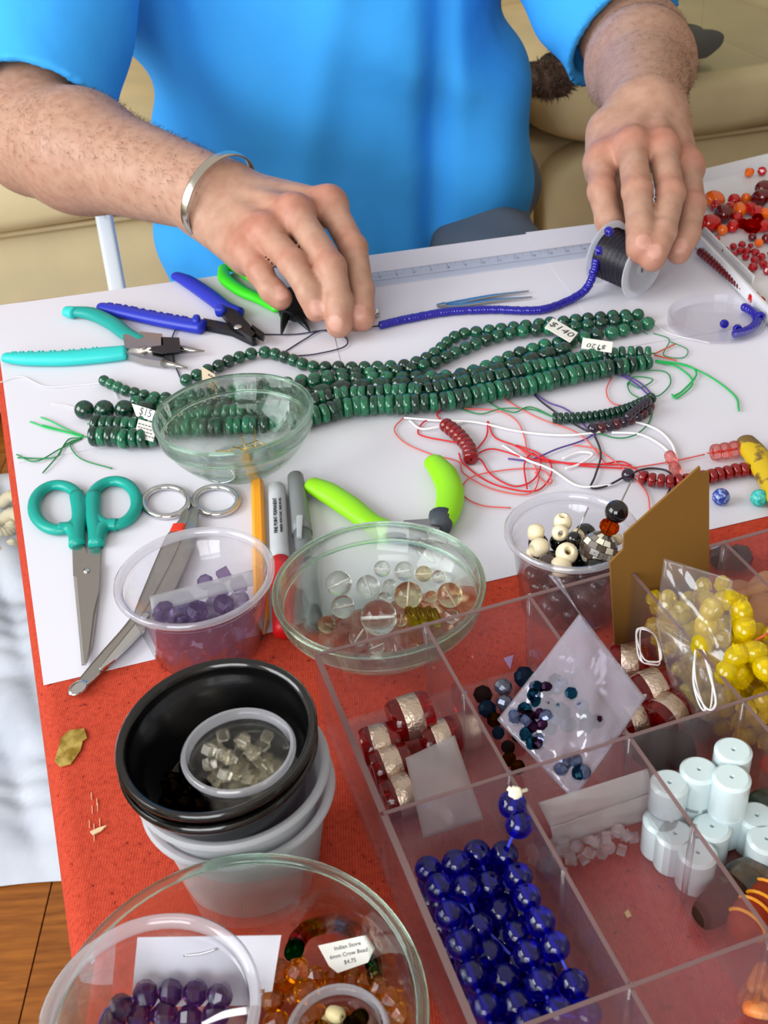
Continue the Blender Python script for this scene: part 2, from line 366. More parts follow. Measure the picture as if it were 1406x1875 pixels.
# ================================================================== person: signed-distance modelling, polygonised by surface nets
def smin(a, b, k):
    h = np.maximum(k-np.abs(a-b), 0)/k; return np.minimum(a, b)-h*h*k*.25
class Cone:
    def __init__(s, a, b, r1, r2, k=.02, n=None, fl=1.0):
        s.a, s.b, s.r1, s.r2, s.k = np.asarray(a, float), np.asarray(b, float), r1, r2, k; s.ba = s.b-s.a; s.L2 = max(s.ba@s.ba, 1e-12)
        s.n = None if n is None else unit(n); s.fl = fl
    def __call__(s, p):
        q = p-s.a; t = np.clip(q@s.ba/s.L2, 0, 1); q = q-t[:, None]*s.ba
        if s.n is not None: q = q+s.n*((q@s.n)*(s.fl-1))[:, None]
        return np.sqrt((q*q).sum(1))-(s.r1+(s.r2-s.r1)*t)
def chain(pts, rs, k=.004, **kw): return [Cone(pts[i], pts[i+1], rs[i], rs[i+1], k, **kw) for i in range(len(pts)-1)]
def surface_nets(f, lo, hi, s, b=12, margin=.012):
    lo = np.asarray(lo, float); nb = np.ceil((np.asarray(hi)-lo)/(s*b)).astype(int); n = nb*b+1
    vals = np.ones(n, np.float32)
    bi = np.stack(np.meshgrid(*[np.arange(k) for k in nb], indexing='ij'), -1).reshape(-1, 3)
    cen = lo+(bi+.5)*b*s; dc = f(cen); act = bi[np.abs(dc) < b*s*.87+margin]; ins = bi[dc <= -(b*s*.87+margin)]
    g = np.stack(np.meshgrid(*[np.arange(b+1)]*3, indexing='ij'), -1).reshape(-1, 3)
    for q in ins: o = q*b; vals[o[0]:o[0]+b+1, o[1]:o[1]+b+1, o[2]:o[2]+b+1] = -1
    for q in act:
        o = q*b; vals[o[0]:o[0]+b+1, o[1]:o[1]+b+1, o[2]:o[2]+b+1] = f(lo+(o+g)*s).reshape(b+1, b+1, b+1)
    sg = vals < 0; c = np.zeros(n-1, np.uint8)
    for i in (0, 1):
        for j in (0, 1):
            for k in (0, 1): c += sg[i:n[0]-1+i, j:n[1]-1+j, k:n[2]-1+k]
    cells = np.argwhere((c > 0) & (c < 8)); idx = np.full(n-1, -1, np.int32); idx[tuple(cells.T)] = np.arange(len(cells))
    cor = [(i, j, k) for i in (0, 1) for j in (0, 1) for k in (0, 1)]
    cv = np.stack([vals[cells[:, 0]+i, cells[:, 1]+j, cells[:, 2]+k] for i, j, k in cor], 1); acc = np.zeros((len(cells), 3)); cnt = np.zeros(len(cells))
    for x in range(8):
        for y in range(x+1, 8):
            A_, B_ = np.array(cor[x]), np.array(cor[y])
            if np.abs(A_-B_).sum() != 1: continue
            va, vb = cv[:, x], cv[:, y]; m = (va < 0) != (vb < 0); t = va[m]/(va[m]-vb[m]); acc[m] += A_+t[:, None]*(B_-A_); cnt[m] += 1
    V = lo+(cells+acc/cnt[:, None])*s; F = []
    for ax in range(3):
        sl0 = [slice(None)]*3; sl1 = [slice(None)]*3; sl0[ax] = slice(0, -1); sl1[ax] = slice(1, None)
        e = np.argwhere(sg[tuple(sl0)] != sg[tuple(sl1)]); u, w_ = (ax+1) % 3, (ax+2) % 3
        ok = (e[:, u] > 0) & (e[:, w_] > 0) & (e[:, u] < n[u]-1) & (e[:, w_] < n[w_]-1); e = e[ok]
        q = []
        for du, dw in ((-1, -1), (0, -1), (0, 0), (-1, 0)):
            cc = e.copy(); cc[:, u] += du; cc[:, w_] += dw; q.append(idx[tuple(cc.T)])
        q = np.stack(q, 1); flip = ~sg[tuple(e.T)]; q[flip] = q[flip][:, ::-1]; F.append(q)
    return V, np.vstack(F)
DV = unit(-_fw)                                   # roughly: towards the viewer and up
# joints, placed in depth from the viewer
def J(*a): return D(*a)
EL, WL = J(64, 252, 1.145), J(392, 358, .985)
SLo = J(160, -270, 1.30)
ER, WR = J(1168, 92, 1.25), J(1185, 205, 1.015)
SRo = J(932, -260, 1.345)
hand_l = dict(index=[J(603, 372, .948), J(647, 455, .925), J(661, 532, .905), J(663, 583, .896)],
              middle=[J(540, 388, .928), J(606, 490, .892), J(620, 552, .884), J(621, 594, .886)],
              ring=[J(486, 425, .925), J(536, 482, .897), J(567, 535, .888), J(580, 566, .890)],
              pinky=[J(452, 462, .932), J(476, 500, .914), J(496, 530, .905), J(513, 546, .905)],
              thumb=[J(470, 410, .985), J(560, 470, .975), J(618, 540, .945), J(650, 586, .912)])
hand_r = dict(index=[J(1103, 292, 0.970), J(1101, 350, 0.945), J(1113, 402, 0.937), J(1124, 432, 0.942)],
              middle=[J(1156, 266, 0.955), J(1166, 350, 0.915), J(1172, 415, 0.893), J(1171, 457, 0.886)],
              ring=[J(1212, 270, 0.958), J(1228, 355, 0.918), J(1214, 425, 0.893), J(1194, 474, 0.884)],
              pinky=[J(1258, 305, 0.975), J(1268, 375, 0.938), J(1260, 428, 0.920), J(1242, 462, 0.915)],
              thumb=[J(1112, 240, 1.005), J(1105, 315, 1.005), J(1122, 385, 0.982), J(1140, 440, 0.955)])
FR = dict(index=(.0124, .0119, .0109, .0098), middle=(.0128, .0124, .0113, .0102), ring=(.0124, .0118, .0107, .0096), pinky=(.0118, .0110, .0100, .0091), thumb=(.016, .0135, .0118, .0105))
big, fing, knuck, nails = [], [], [], []
def build_hand(hj, E_, W_, S_, rad):
    big.extend([Cone(S_, E_, .058, .050, .03), Cone(E_, E_+(W_-E_)*.28, rad[0], rad[1], .03), Cone(E_+(W_-E_)*.28, W_, rad[1], rad[2], .03)])
    mid = np.mean([hj[n][0] for n in ('index', 'middle', 'ring', 'pinky')], 0); ax = unit(mid-W_)
    across = unit(hj['index'][0]-hj['pinky'][0]); nb = unit(np.cross(across, ax)); nb = nb if nb@DV > 0 else -nb
    for i, n in enumerate(('index', 'middle', 'ring', 'pinky')):
        m = hj[n][0]; w0 = W_+across*(.018-.012*i)-nb*.002
        big.append(Cone(w0, m-nb*.004, .0165, .0125, .016))
        big.append(Cone(w0-nb*.010, m-nb*.012-ax*.006, .016, .011, .018))
        big.append(Cone(w0+ax*.02+nb*.0125, m+nb*.0065, .0024, .0040, .008))        # extensor tendon
        big.append(Cone(m+nb*.0020, m+nb*.0021, .0108, .0108, .014))               # knuckle
        knuck.append((m+nb*.010, .014, .9)); knuck.append((hj[n][1]+nb*.008, .010, .7)); knuck.append((hj[n][3], .010, .75))
    th = hj['thumb']; big.append(Cone(W_-nb*.006+across*.012, th[1], .019, .0145, .02)); big.append(Cone(th[0], mid*.55+th[1]*.45-nb*.01, .015, .013, .02))
    for n, p in hj.items():
        r = FR[n]; pr = chain(p, r, .003); d = unit(p[3]-p[2]); back = unit(np.cross(np.cross(d, nb), d)) if n != 'thumb' else nb
        pr.append(Cone(p[1]+back*.0008, p[1]+back*.0009, r[1]*.99, r[1]*.99, .003)); pr.append(Cone(p[2], p[2]+d*.0001, r[2]*.98, r[2]*.98, .003))
        pr.append(Cone(p[2]+(p[3]-p[2])*.5+back*.001, p[3]+back*.0004, r[3]*.93, r[3]*.9, .006))
        fing.append(pr); nails.append((p[3]+back*r[3]*.9-d*.0005, d, back, r[3]))
    return ax, across, nb
hl = build_hand(hand_l, EL, WL, SLo, (.056, .055, .034)); hr = build_hand(hand_r, ER, WR, SRo, (.052, .053, .034))
PCX = (SLo+SRo)/2
CH = A(PCX[0], PCX[1]+.03, 1.12)
neck = CH+A(0, .0, .20); head = neck+A(0, -.03, .15)
big += [Cone(SLo, SRo, .06, .06, .05), Cone(CH+A(0, 0, -.35), CH+A(0, 0, .02), .10, .12, .05), Cone(CH+A(0, 0, .05), neck+A(0, -.01, .06), .062, .058, .03),
        Cone(head, head+A(0, .02, .02), .080, .085, .03), Cone(head+A(0, -.035, -.07), head+A(0, -.01, -.02), .045, .065, .03), Cone(head+A(0, -.095, -.005), head+A(0, -.112, -.028), .009, .013, .012)]
for sx in (-1, 1): big.append(Cone(head+A(.082*sx, .01, -.03), head+A(.086*sx, .018, .01), .010, .014, .008))
def f_body(p, need=None):
    d = None
    c = p.mean(0); R = np.sqrt(((p-c)**2).sum(1).max()); one = c[None]
    for pr in big:
        if len(p) > 3000 or True:
            if pr(one)[0]*.9 > R+.07: continue
        v = pr(p); d = v if d is None else smin(d, v, pr.k)
    if d is None: d = np.full(len(p), .3)
    fd = None
    for fg in fing:
        if fg[0](one)[0] > R+.16: continue
        g = None
        for pr in fg: v = pr(p); g = v if g is None else smin(g, v, pr.k)
        fd = g if fd is None else smin(fd, g, .0030)
    return d if fd is None else smin(d, fd, .009)
def f_body_far(p):
    return np.concatenate([f_body(q) for q in np.array_split(p, max(1, len(p)//1))]) if len(p) < 4 else np.array([f_body(q[None])[0] for q in p]) if False else _far(p)
def _far(p):
    d = np.full(len(p), 9.)
    for pr in big: d = np.minimum(d, pr(p))
    for fg in fing:
        for pr in fg: d = np.minimum(d, pr(p))
    return d
def f_disp(p): return _far(p) if len(p) != 13**3 else f_body(p)
lo = np.minimum.reduce([EL, ER, WL, WR, SLo, SRo, hand_l['middle'][3]])-.08; hi = np.maximum.reduce([EL, ER, SLo, SRo, head+A(0, .05, .06), hand_r['pinky'][0]])+.08
Vb, Fb = surface_nets(f_disp, lo, hi, .0024)
# skin colour: redder over knuckles and finger ends, paler nails and inner arm
def skin_cols(V):
    c = np.tile(np.array(lin((182, 143, 122))), (len(V), 1)); red = np.array(lin((184, 104, 86)))
    for k, r, s in knuck:
        d2 = ((V-k)**2).sum(1); w_ = (np.exp(-d2/(2*r*r))*s*.5)[:, None]; c = c*(1-w_)+red*w_
    for k, d, b, r in nails:
        q = V-k; al = q@d; ac = q@np.cross(d, b); no = q@b
        e = (al/.0068)**2+(ac/(r*.68))**2; w_ = (np.clip((1-e)*3, 0, 1)*((no > -.006) & (no < .006))*.75)[:, None]; c = c*(1-w_)+np.array(lin((212, 164, 150)))*w_
    return c
m_skin = pm('skin', (221, 166, 138), .48, sss=.12, bump=.16, bscale=520, bdetail=5, spec=.35)
_N, _L = nodes(m_skin); _at = _N.new('ShaderNodeAttribute'); _at.attribute_name = 'skin'
_nz = _N.new('ShaderNodeTexNoise'); _nz.inputs['Scale'].default_value = 90; _nz.inputs['Detail'].default_value = 5
_tc = _N.new('ShaderNodeTexCoord'); _L.new(_tc.outputs['Object'], _nz.inputs['Vector'])
_rp = _N.new('ShaderNodeValToRGB'); _rp.color_ramp.elements[0].position = .3; _rp.color_ramp.elements[0].color = (.82, .72, .68, 1); _rp.color_ramp.elements[1].position = .62; _rp.color_ramp.elements[1].color = (1, 1, 1, 1); _L.new(_nz.outputs['Fac'], _rp.inputs[0])
_mx = _N.new('ShaderNodeMixRGB'); _mx.blend_type = 'MULTIPLY'; _mx.inputs[0].default_value = .8; _L.new(_at.outputs['Color'], _mx.inputs[1]); _L.new(_rp.outputs[0], _mx.inputs[2]); _L.new(_mx.outputs[0], _N['Principled BSDF'].inputs['Base Color'])
man = thing('person', (PCX[0], PCX[1]+.1, 0), 'person in a blue t-shirt stringing beads at the table', 'person')
body = obj('body', (Vb, Fb), m_skin, man, label='bare forearms and hands')
_ca = body.data.color_attributes.new('skin', 'FLOAT_COLOR', 'POINT'); _ca.data.foreach_set('color', np.hstack([skin_cols(Vb), np.ones((len(Vb), 1))]).ravel())
print('body', len(Vb))
# --- arm hair
def arm_hair(E_, W_, nb, n, seed):
    r = np.random.RandomState(seed); ax = unit(W_-E_); t = (Vb-E_)@ax/np.linalg.norm(W_-E_); rad = np.linalg.norm(Vb-E_-np.outer((Vb-E_)@ax, ax), axis=1)
    ids = np.where((t > -.1) & (t < 1.05) & (rad < .075))[0]; pick = r.choice(ids, n); Vh, Fh = [], []
    for i in pick:
        p = Vb[i]; o = p-E_-ax*((p-E_)@ax); o = unit(o)
        if r.rand() > .25+.75*max(0, o@unit(nb+A(.5, .0, .2))): continue
        d = unit(ax*.8+unit(np.cross(ax, o))*r.normal(.35, .45)+o*.22); L_ = r.uniform(.006, .013); w_ = unit(np.cross(d, o))*.00011; k = len(Vh)
        Vh += [p-w_, p+w_, p+d*L_*.55+o*.0006+w_*.8, p+d*L_*.55+o*.0006-w_*.8, p+d*L_+o*.0002]; Fh += [(k, k+1, k+2, k+3), (k+3, k+2, k+4)]
    return np.array(Vh), Fh
obj('arm_hair', join(arm_hair(EL, WL, hl[2], 5200, 1), arm_hair(ER, WR, hr[2], 4800, 2)), pm('arm_hair', (92, 68, 54), .6), man, kind='stuff', label='short dark arm hair')
# --- hair cap
def f_hair(p):
    a = Cone(head+A(0, .015, .012), head+A(0, .02, .03), .088, .09)(p); cut = (p-head-A(0, -.035, -.02))@unit(A(0, -1, -.55)); return np.maximum(a, cut)
obj('hair', surface_nets(f_hair, head-.13, head+.14, .005), pm('hair_brown', (70, 52, 40), .6, bump=.5, bscale=300), man, label='short brown hair')
# --- t-shirt
TX, TY = PCX[0]+.006, max(P(600, 478)[1]+.17, PCX[1]-.01)
yaw_p = math.radians(4); Rp = rotz(yaw_p)
def f_shirt(p):
    q = (p-A(TX, TY, 0))@Rp; z = p[:, 2]
    a = np.interp(z, [.55, .68, .80, .95, 1.12, 1.22, 1.30], [.270, .270, .268, .262, .250, .19, .08]); b = np.interp(z, [.55, .68, .82, .95, 1.12, 1.24, 1.30], [.178, .172, .152, .134, .125, .10, .05])
    e = np.sqrt((q[:, 0]/a)**2+(q[:, 1]/b)**2+1e-9); d = (e-1)*np.minimum(a, b)*.92
    x = q[:, 0]
    fold = .0075*np.sin(21*x+7*z+1.8*np.sin(7*z+2*x))*np.clip((1.02-z)/.25, .3, 1)+.0055*np.sin(17*z-21*x+1.5*np.sin(11*x))+.0030*np.sin(44*z+15*x+2*np.sin(8*x))*np.clip((.90-z)/.12, .1, 1)
    fold = fold-.013*np.exp(-((x-.135-.08*(z-.85))/.020)**2)-.008*np.exp(-((x+.175+.15*(z-.85))/.025)**2)+.006*np.exp(-((x+.02-.3*(z-.80))/.03)**2)
    fold = 1.5*fold
    hem = .47-z; d = np.maximum(d-fold, hem)
    for S_, E_, L_, r1, r2, bend in ((SLo, EL, .92, .086, .080, 1), (SRo, ER, .90, .084, .079, -1)):
        ax = unit(E_-S_); ln = np.linalg.norm(E_-S_); H = S_+ax*ln*L_; s = (p-S_)@ax
        w = .0035*np.sin(55*s+30*(p@A(.5, .6, 0))+2*np.sin(20*p[:, 2]))
        c = Cone(S_-ax*.02, H+ax*.06, r1, r2)(p)-w; c = np.maximum(c, (p-H)@unit(ax+A(-.12*bend, 0, .0)))
        c = np.maximum(c, -np.maximum(Cone(H-ax*.05, H+ax*.1, r2-.0125, r2-.0115)(p), -(p-H+ax*.035)@ax))
        d = smin(d, c, .022)
    return d
lo = A(min(SLo[0], EL[0])-.13, TY-.24, .44); hi = A(SRo[0]+.24, TY+.24, 1.36)
lo = np.minimum(lo, np.minimum(SLo, EL)-.12); hi = np.maximum(hi, np.maximum(SRo, ER)+.12)
m_shirt = pm('blue_jersey', (62, 168, 248), .8, bump=.18, bscale=900, spec=.25)
_N, _L = nodes(m_shirt); _b1 = [n for n in _N if n.type == 'BUMP'][0]; _t = _N.new('ShaderNodeTexCoord'); _n = _N.new('ShaderNodeTexNoise'); _n.inputs['Scale'].default_value = 8; _n.inputs['Detail'].default_value = 2.5; _n.inputs['Distortion'].default_value = .2
_L.new(_t.outputs['Object'], _n.inputs['Vector']); _b2 = _N.new('ShaderNodeBump'); _b2.inputs['Strength'].default_value = .45; _b2.inputs['Distance'].default_value = .02; _L.new(_n.outputs['Fac'], _b2.inputs['Height']); _L.new(_b2.outputs[0], _b1.inputs['Normal'])
sh = obj('t_shirt', surface_nets(f_shirt, lo, hi, .0045, margin=.03), m_shirt, man, label='plain bright blue t-shirt')
# --- trousers and shoes
def f_pants(p):
    H = A(TX+.065, TY+.10, .575); q = (p-H)@Rp
    d = (np.sqrt((q[:, 0]/.24)**2+(q[:, 1]/.125)**2+(q[:, 2]/.13)**2+1e-9)-1)*.14
    for sx in (-1, 1):
        hip = H+A(.10*sx, .0, -.04)@Rp.T; knee = A(hip[0]+.06*sx, hip[1]-.42, .545); ank = A(knee[0], knee[1]-.03, .10)
        d = smin(d, Cone(hip, knee, .098, .072)(p), .05); d = smin(d, Cone(knee, ank, .072, .055)(p), .03)
    return np.maximum(d+.0025*np.sin(60*p[:, 0]+40*p[:, 1]+30*p[:, 2]), .07-p[:, 2])
obj('trousers', surface_nets(f_pants, A(TX-.42, TY-.66, .04), A(TX+.42, TY+.25, .80), .008, margin=.03), pm('grey_denim', (92, 102, 112), .85, bump=.2, bscale=700), man, label='grey trousers')
for sx in (-1, 1):
    hx = TX+.16*sx; obj('shoe', superbox((hx, TY-.50, .055), (.10, .28, .10), None, .5), pm('shoe_dark', (40, 40, 44), .6), man)
# --- bangle on the wrist
fx = unit(WL-EL); bc = J(402, 360, .978); Mb = basis(unit(np.cross(fx, hl[2])), hl[2])
ring = [bc+Mb[:, 0]*.043*math.cos(a)+hl[2]*.036*math.sin(a)+fx*.004*math.sin(a) for a in np.linspace(math.radians(-75), math.radians(255), 60)]
obj('bangle', sweep(ring, rrect(.0085, .0022, .0010, 2), [.55+.45*math.sin(math.pi*i/59)**.4 for i in range(60)], up=hl[2]), pm('silver', (200, 194, 182), .22, 1.0), label='silver metal cuff bangle worn on the wrist', cat='bangle')
# ------------------------------------------------------------------ chair the person sits on
ch = thing('chair', (TX, TY+.08, 0), 'white metal chair behind the blue t-shirt', 'chair'); m_wm = pm('white_metal', (232, 236, 240), .35)
obj('seat', superbox((TX, TY+.04, .425), (.46, .42, .035), Rp, .25), m_wm, ch)
bk = [A(TX, TY, 0)+Rp@A(sx*.21, .26, .46) for sx in (-1, 1)]
obj('backrest', superbox((TX+Rp[0, 1]*.28, TY+Rp[1, 1]*.28, .74), (.42, .03, .20), Rp, .3), m_wm, ch)
lt, lb = D(192, 405, 1.30), D(228, 600, 1.30)
obj('leg', sweep([lt+(lt-lb)*.15, lt+(lb-lt)*(lt[2]-.0)/(lt[2]-lb[2])], rrect(.020, .020, .005)), m_wm, ch)
for sx, sy in ((-1, .25), (1, -.12), (1, .25)):
    p = A(TX, TY, 0)+Rp@A(sx*.215, sy, 0); obj('leg', sweep([A(p[0], p[1], 0), A(p[0], p[1], .74 if sy > 0 else .42)], rrect(.022, .022, .005)), m_wm, ch)
# ================================================================== sofa
m_lea = pm('sofa_leather', (226, 206, 160), .6, col2=(206, 190, 150), nscale=5, lo=.35, hi=.65, bump=.28, bscale=35, bdetail=6, spec=.4)
sa, sb = P(100, 398, -.30), P(1250, 238, -.30); sv = unit(sb-sa); sn = A(-sv[1], sv[0], 0)       # along the seat edge, and back
Ms = np.stack([sv, sn, A(0, 0, 1)], 1); so = thing('sofa', A(sa[0], sa[1], 0)+sv*.8+sn*.45, 'beige leather sofa with puffy seat cushions behind the person', 'sofa')
def SP(s, b, z): return A(sa[0], sa[1], 0)+sv*s+sn*b+A(0, 0, z)
gap = (D(1037, 300, 2.1)-sa)@sv
wc = .70
edges = [gap+wc*k for k in (-2, -1, 0, 1)]
obj('base', box(SP((edges[0]+edges[-1]+wc)/2, .46, .22), (wc*4, .74, .40), Ms), m_lea, so)
for k, e in enumerate(edges):
    obj('seat_cushion', superbox(SP(e+wc/2, .36, .505), (wc*.985, .90, .17), Ms, .5, 48, 26, .012, k), m_lea, so)
    obj('front_panel', superbox(SP(e+wc/2, .06, .235), (wc*.97, .16, .40), Ms, .45, 40, 20, .012, k+9), m_lea, so)
    obj('back_cushion', superbox(SP(e+wc/2, .84, .80), (wc*.99, .28, .56), Ms, .45, 40, 24, .012, k+20), m_lea, so)
    pts = [SP(e+wc*t, -.022, .428) for t in (.14, .38, .62, .86)]
    obj('seam', tube(catm(pts, 4), .006, 6), m_lea, so)
for s_ in (edges[0]-.13, edges[-1]+wc+.13): obj('arm_rest', superbox(SP(s_, .40, .33), (.26, .92, .62), Ms, .5, 40, 24, .01, 5), m_lea, so)
# clear storage box with dark cloth on the seat
m_bin = thin('bin_plastic', (248, 249, 246), .06, (230, 230, 220), .15, .8)
bc0 = P(1300, 128, -.15); 
def boxwalls(o, u, v, w_, l_, h, t, lip=.012):
    "open box: o = corner, u / v in-plane unit vectors"
    z = A(0, 0, 1); q = lambda a, b, c: o+u*a+v*b+z*c
    W = lambda a0, a1, b0, b1, c0, c1: box((q(a0, b0, c0)+q(a1, b1, c1))/2, (a1-a0, b1-b0, c1-c0), np.stack([u, v, z], 1))
    parts = [W(0, w_, 0, l_, 0, t), W(0, w_, 0, t, t, h), W(0, w_, l_-t, l_, t, h), W(0, t, t, l_-t, t, h), W(w_-t, w_, t, l_-t, t, h)]
    rim = [W(-lip, w_+lip, -lip, 0, h-t*2, h), W(-lip, w_+lip, l_, l_+lip, h-t*2, h), W(-lip, 0, 0, l_, h-t*2, h), W(w_, w_+lip, 0, l_, h-t*2, h)]
    return join(*parts), join(*rim)
bn = thing('storage_box', bc0, 'large clear plastic storage box standing on the sofa', 'box')
bo = SP((bc0-sa)@sv-.225, (bc0-sa)@sn-.02, .592); wl_, rm_ = boxwalls(bo, sv, sn, .34, .30, .15, .003)
obj('walls', wl_, m_bin, bn, False); obj('rim', rm_, thin('bin_rim', (246, 247, 242), .4, (226, 224, 206), .15, .8), bn, False)
obj('cloth', superbox(bo+sv*.15+sn*.10+A(0, 0, .036), (.22, .13, .055), Ms, .6, 30, 18, .10, 3), pm('charcoal_cloth', (58, 60, 66), .9), label='dark grey folded cloth inside the clear storage box', cat='cloth')
c0 = D(1040, 98, 2.12)
pts = [A(c0[0], c0[1], .602)+sv*(-.16+.02*i)+sn*(.02*math.sin(i*2.1)) +A(0, 0, .006*(i % 2)) for i in range(9)]
obj('strap', sweep(catm(pts, 5), rrect(.05, .012, .005)), pm('black_strap', (34, 32, 34), .7), label='black crumpled strap on the sofa under the sleeve', cat='strap')
c1 = D(1006, 180, 1.98); c1 = A(c1[0], c1[1], .622)
def fur(c, R, n, L_):
    r = np.random.RandomState(4); core = superbox(c, R*2*A(1, .8, .62), None, .9, 24, 14, .12, 2); V, F = [], []
    for _ in range(n):
        d = unit(r.normal(size=3)*A(1, 1, .8)); p = c+d*R*A(.95, .76, .6); t = unit(d+r.normal(size=3)*.7); w_ = unit(np.cross(t, d))*.0016; k = len(V); V += [p-w_, p+w_, p+t*L_*r.uniform(.5, 1)]; F.append((k, k+1, k+2))
    return core, (np.array(V), F)
core, hairs = fur(c1, .046, 1600, .02)
fz = thing('fur_ball', c1-A(0, 0, .034), 'brown shaggy fur bundle on the sofa beside the blue shirt', 'fur'); mf = pm('fur_brown', (120, 98, 84), .9, col2=(84, 66, 56), nscale=60)
obj('core', core, mf, fz); obj('fur', hairs, mf, fz, kind='stuff')
# ================================================================== tools on the paper
def Q(pts, h=.0): return np.array([P(p[0], p[1], p[2] if len(p) > 2 else h) for p in pts])
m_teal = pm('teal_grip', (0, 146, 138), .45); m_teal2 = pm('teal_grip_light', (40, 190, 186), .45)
m_blue = pm('blue_grip', (26, 44, 170), .4); m_green = pm('green_grip', (56, 206, 30), .4); m_lime = pm('lime_grip', (140, 212, 10), .45)
m_steel = pm('steel', (176, 172, 168), .25, 1.0, bump=.05, bscale=300); m_dark = pm('dark_steel', (52, 54, 58), .35, .85); m_chrome = pm('chrome', (206, 206, 206), .10, 1.0)
m_collar = pm('grey_collar', (66, 72, 80), .5)
def grip(px, wid, h, mat, root, flat=.72, ribs=0, n=10, name='handle'):
    p = catm(Q(px, h), n); m = len(p); t = np.linspace(0, 1, m); w_ = np.interp(t, np.linspace(0, 1, len(wid)), wid)
    endr = np.minimum(1, np.sqrt(np.clip(1-(1-np.clip(t/.05, 0, 1))**2, .02, 1))); endr *= np.sqrt(np.clip(1-(1-np.clip((1-t)/.03, 0, 1))**2, .25, 1))
    o = obj(name, sweep(p, circ(16), [(w_[i]/2*endr[i], w_[i]/2*flat*endr[i]) for i in range(m)]), mat, root)
    if ribs:
        for k in range(ribs):
            tt = .10+.66*k/ribs; i = int(tt*(m-1)); q = p[i]; T, N_, B_ = frames(p); r = w_[i]/2
            arc = [q+B_[i]*r*1.0*math.cos(a)*-1+N_[i]*r*flat*1.01*math.sin(a) for a in np.linspace(-.35, 1.1, 7)]
            obj('grip_rib', tube(arc, .0009, 5), mat, o)
    return o
def wedge(px, hs, mat, root, name, th=.004, smooth=30):
    "flat plate from a pixel outline at height hs"
    p = Q(px, hs); return obj(name, prism(p, 0, th), mat, root, smooth)
def cone_jaw(a, b, r1, r2, mat, root, name='jaw'): return obj(name, tube([a, a*.5+b*.5, b], [r1, (r1+r2)/2, r2], 12), mat, root)
# turquoise round-nose pliers
t = thing('round_nose_pliers', P(240, 640), 'turquoise handled round nose pliers with ribbed grips lying open', 'pliers')
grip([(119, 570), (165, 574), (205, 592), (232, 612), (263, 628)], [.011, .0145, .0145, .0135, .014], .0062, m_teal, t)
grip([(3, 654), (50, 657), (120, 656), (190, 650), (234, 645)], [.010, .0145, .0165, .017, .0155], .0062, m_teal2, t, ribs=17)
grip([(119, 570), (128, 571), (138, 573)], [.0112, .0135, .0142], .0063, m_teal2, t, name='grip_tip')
obj('joint', join(prism(Q([(228, 628), (262, 622), (300, 626), (302, 648), (262, 654), (232, 652)], .003), 0, .0075)), m_steel, t, 30)
wedge([(225, 645), (262, 650), (305, 662), (300, 674), (262, 668), (232, 658)], .0025, m_steel, t, 'lower_arm', .006)
wedge([(276, 636), (298, 633), (330, 634), (331, 646), (296, 648), (278, 644)], .0102, m_dark, t, 'joint_slot', .0006)
obj('rivet', lathe([(0, 0), (.0032, 0), (.0032, .0008), (.0018, .0014), (0, .0016)], 16, P(262, 638, .0104)), m_steel, t)
wedge([(298, 632), (331, 633), (332, 648), (298, 650)], .003, m_dark, t, 'upper_jaw_block', .0075)
cone_jaw(P(330, 640, .007), P(374, 643, .006), .0036, .0007, m_steel, t); cone_jaw(P(298, 664, .006), P(343, 674, .005), .0036, .0007, m_steel, t)
# dark blue cutting pliers
t = thing('cutting_pliers', P(420, 600), 'dark blue handled pliers with black jaws lying open below the wrist', 'pliers')
grip([(178, 560), (225, 571), (290, 585), (345, 595), (374, 599)], [.0095, .0145, .0155, .0155, .0165], .0065, m_blue, t, ribs=16)
grip([(317, 503), (345, 516), (385, 543), (412, 563), (440, 575)], [.0095, .0145, .0155, .0145, .0135], .0065, m_blue, t)
obj('thumb_stop', superbox(P(360, 588, .011), (.007, .012, .010), None, .7), m_blue, t); obj('thumb_stop', superbox(P(404, 569, .011), (.010, .010, .010), None, .7), m_blue, t)
wedge([(398, 572), (425, 570), (455, 600), (470, 618), (462, 628), (430, 608)], .006, m_dark, t, 'upper_jaw', .005)
wedge([(374, 592), (405, 598), (438, 606), (470, 632), (462, 634), (425, 616), (376, 606)], .002, m_dark, t, 'lower_jaw', .005)
obj('rivet', lathe([(0, 0), (.004, 0), (.004, .0008), (.0025, .0015), (0, .0018)], 18, P(436, 599, .011)), m_chrome, t)
wedge([(463, 602), (485, 618), (483, 626), (474, 622), (460, 610)], .007, m_dark, t, 'jaw_tip', .004)
# bright green pliers under the fingers
t = thing('spring_pliers', P(530, 575), 'bright green handled pliers half hidden under the fingers', 'pliers')
grip([(409, 487), (412, 510), (440, 532), (475, 548), (510, 567)], [.010, .0125, .0125, .011, .010], .0065, m_green, t)
grip([(409, 487), (435, 492), (470, 515), (520, 545)], [.010, .012, .012, .010], .0065, m_green, t)
wedge([(505, 545), (540, 540), (562, 560), (566, 580), (540, 590), (512, 580)], .003, m_dark, t, 'joint', .008)
cone_jaw(P(522, 580, .007), P(515, 612, .005), .0042, .0008, m_dark, t); cone_jaw(P(545, 578, .007), P(567, 606, .005), .0048, .0008, m_dark, t)
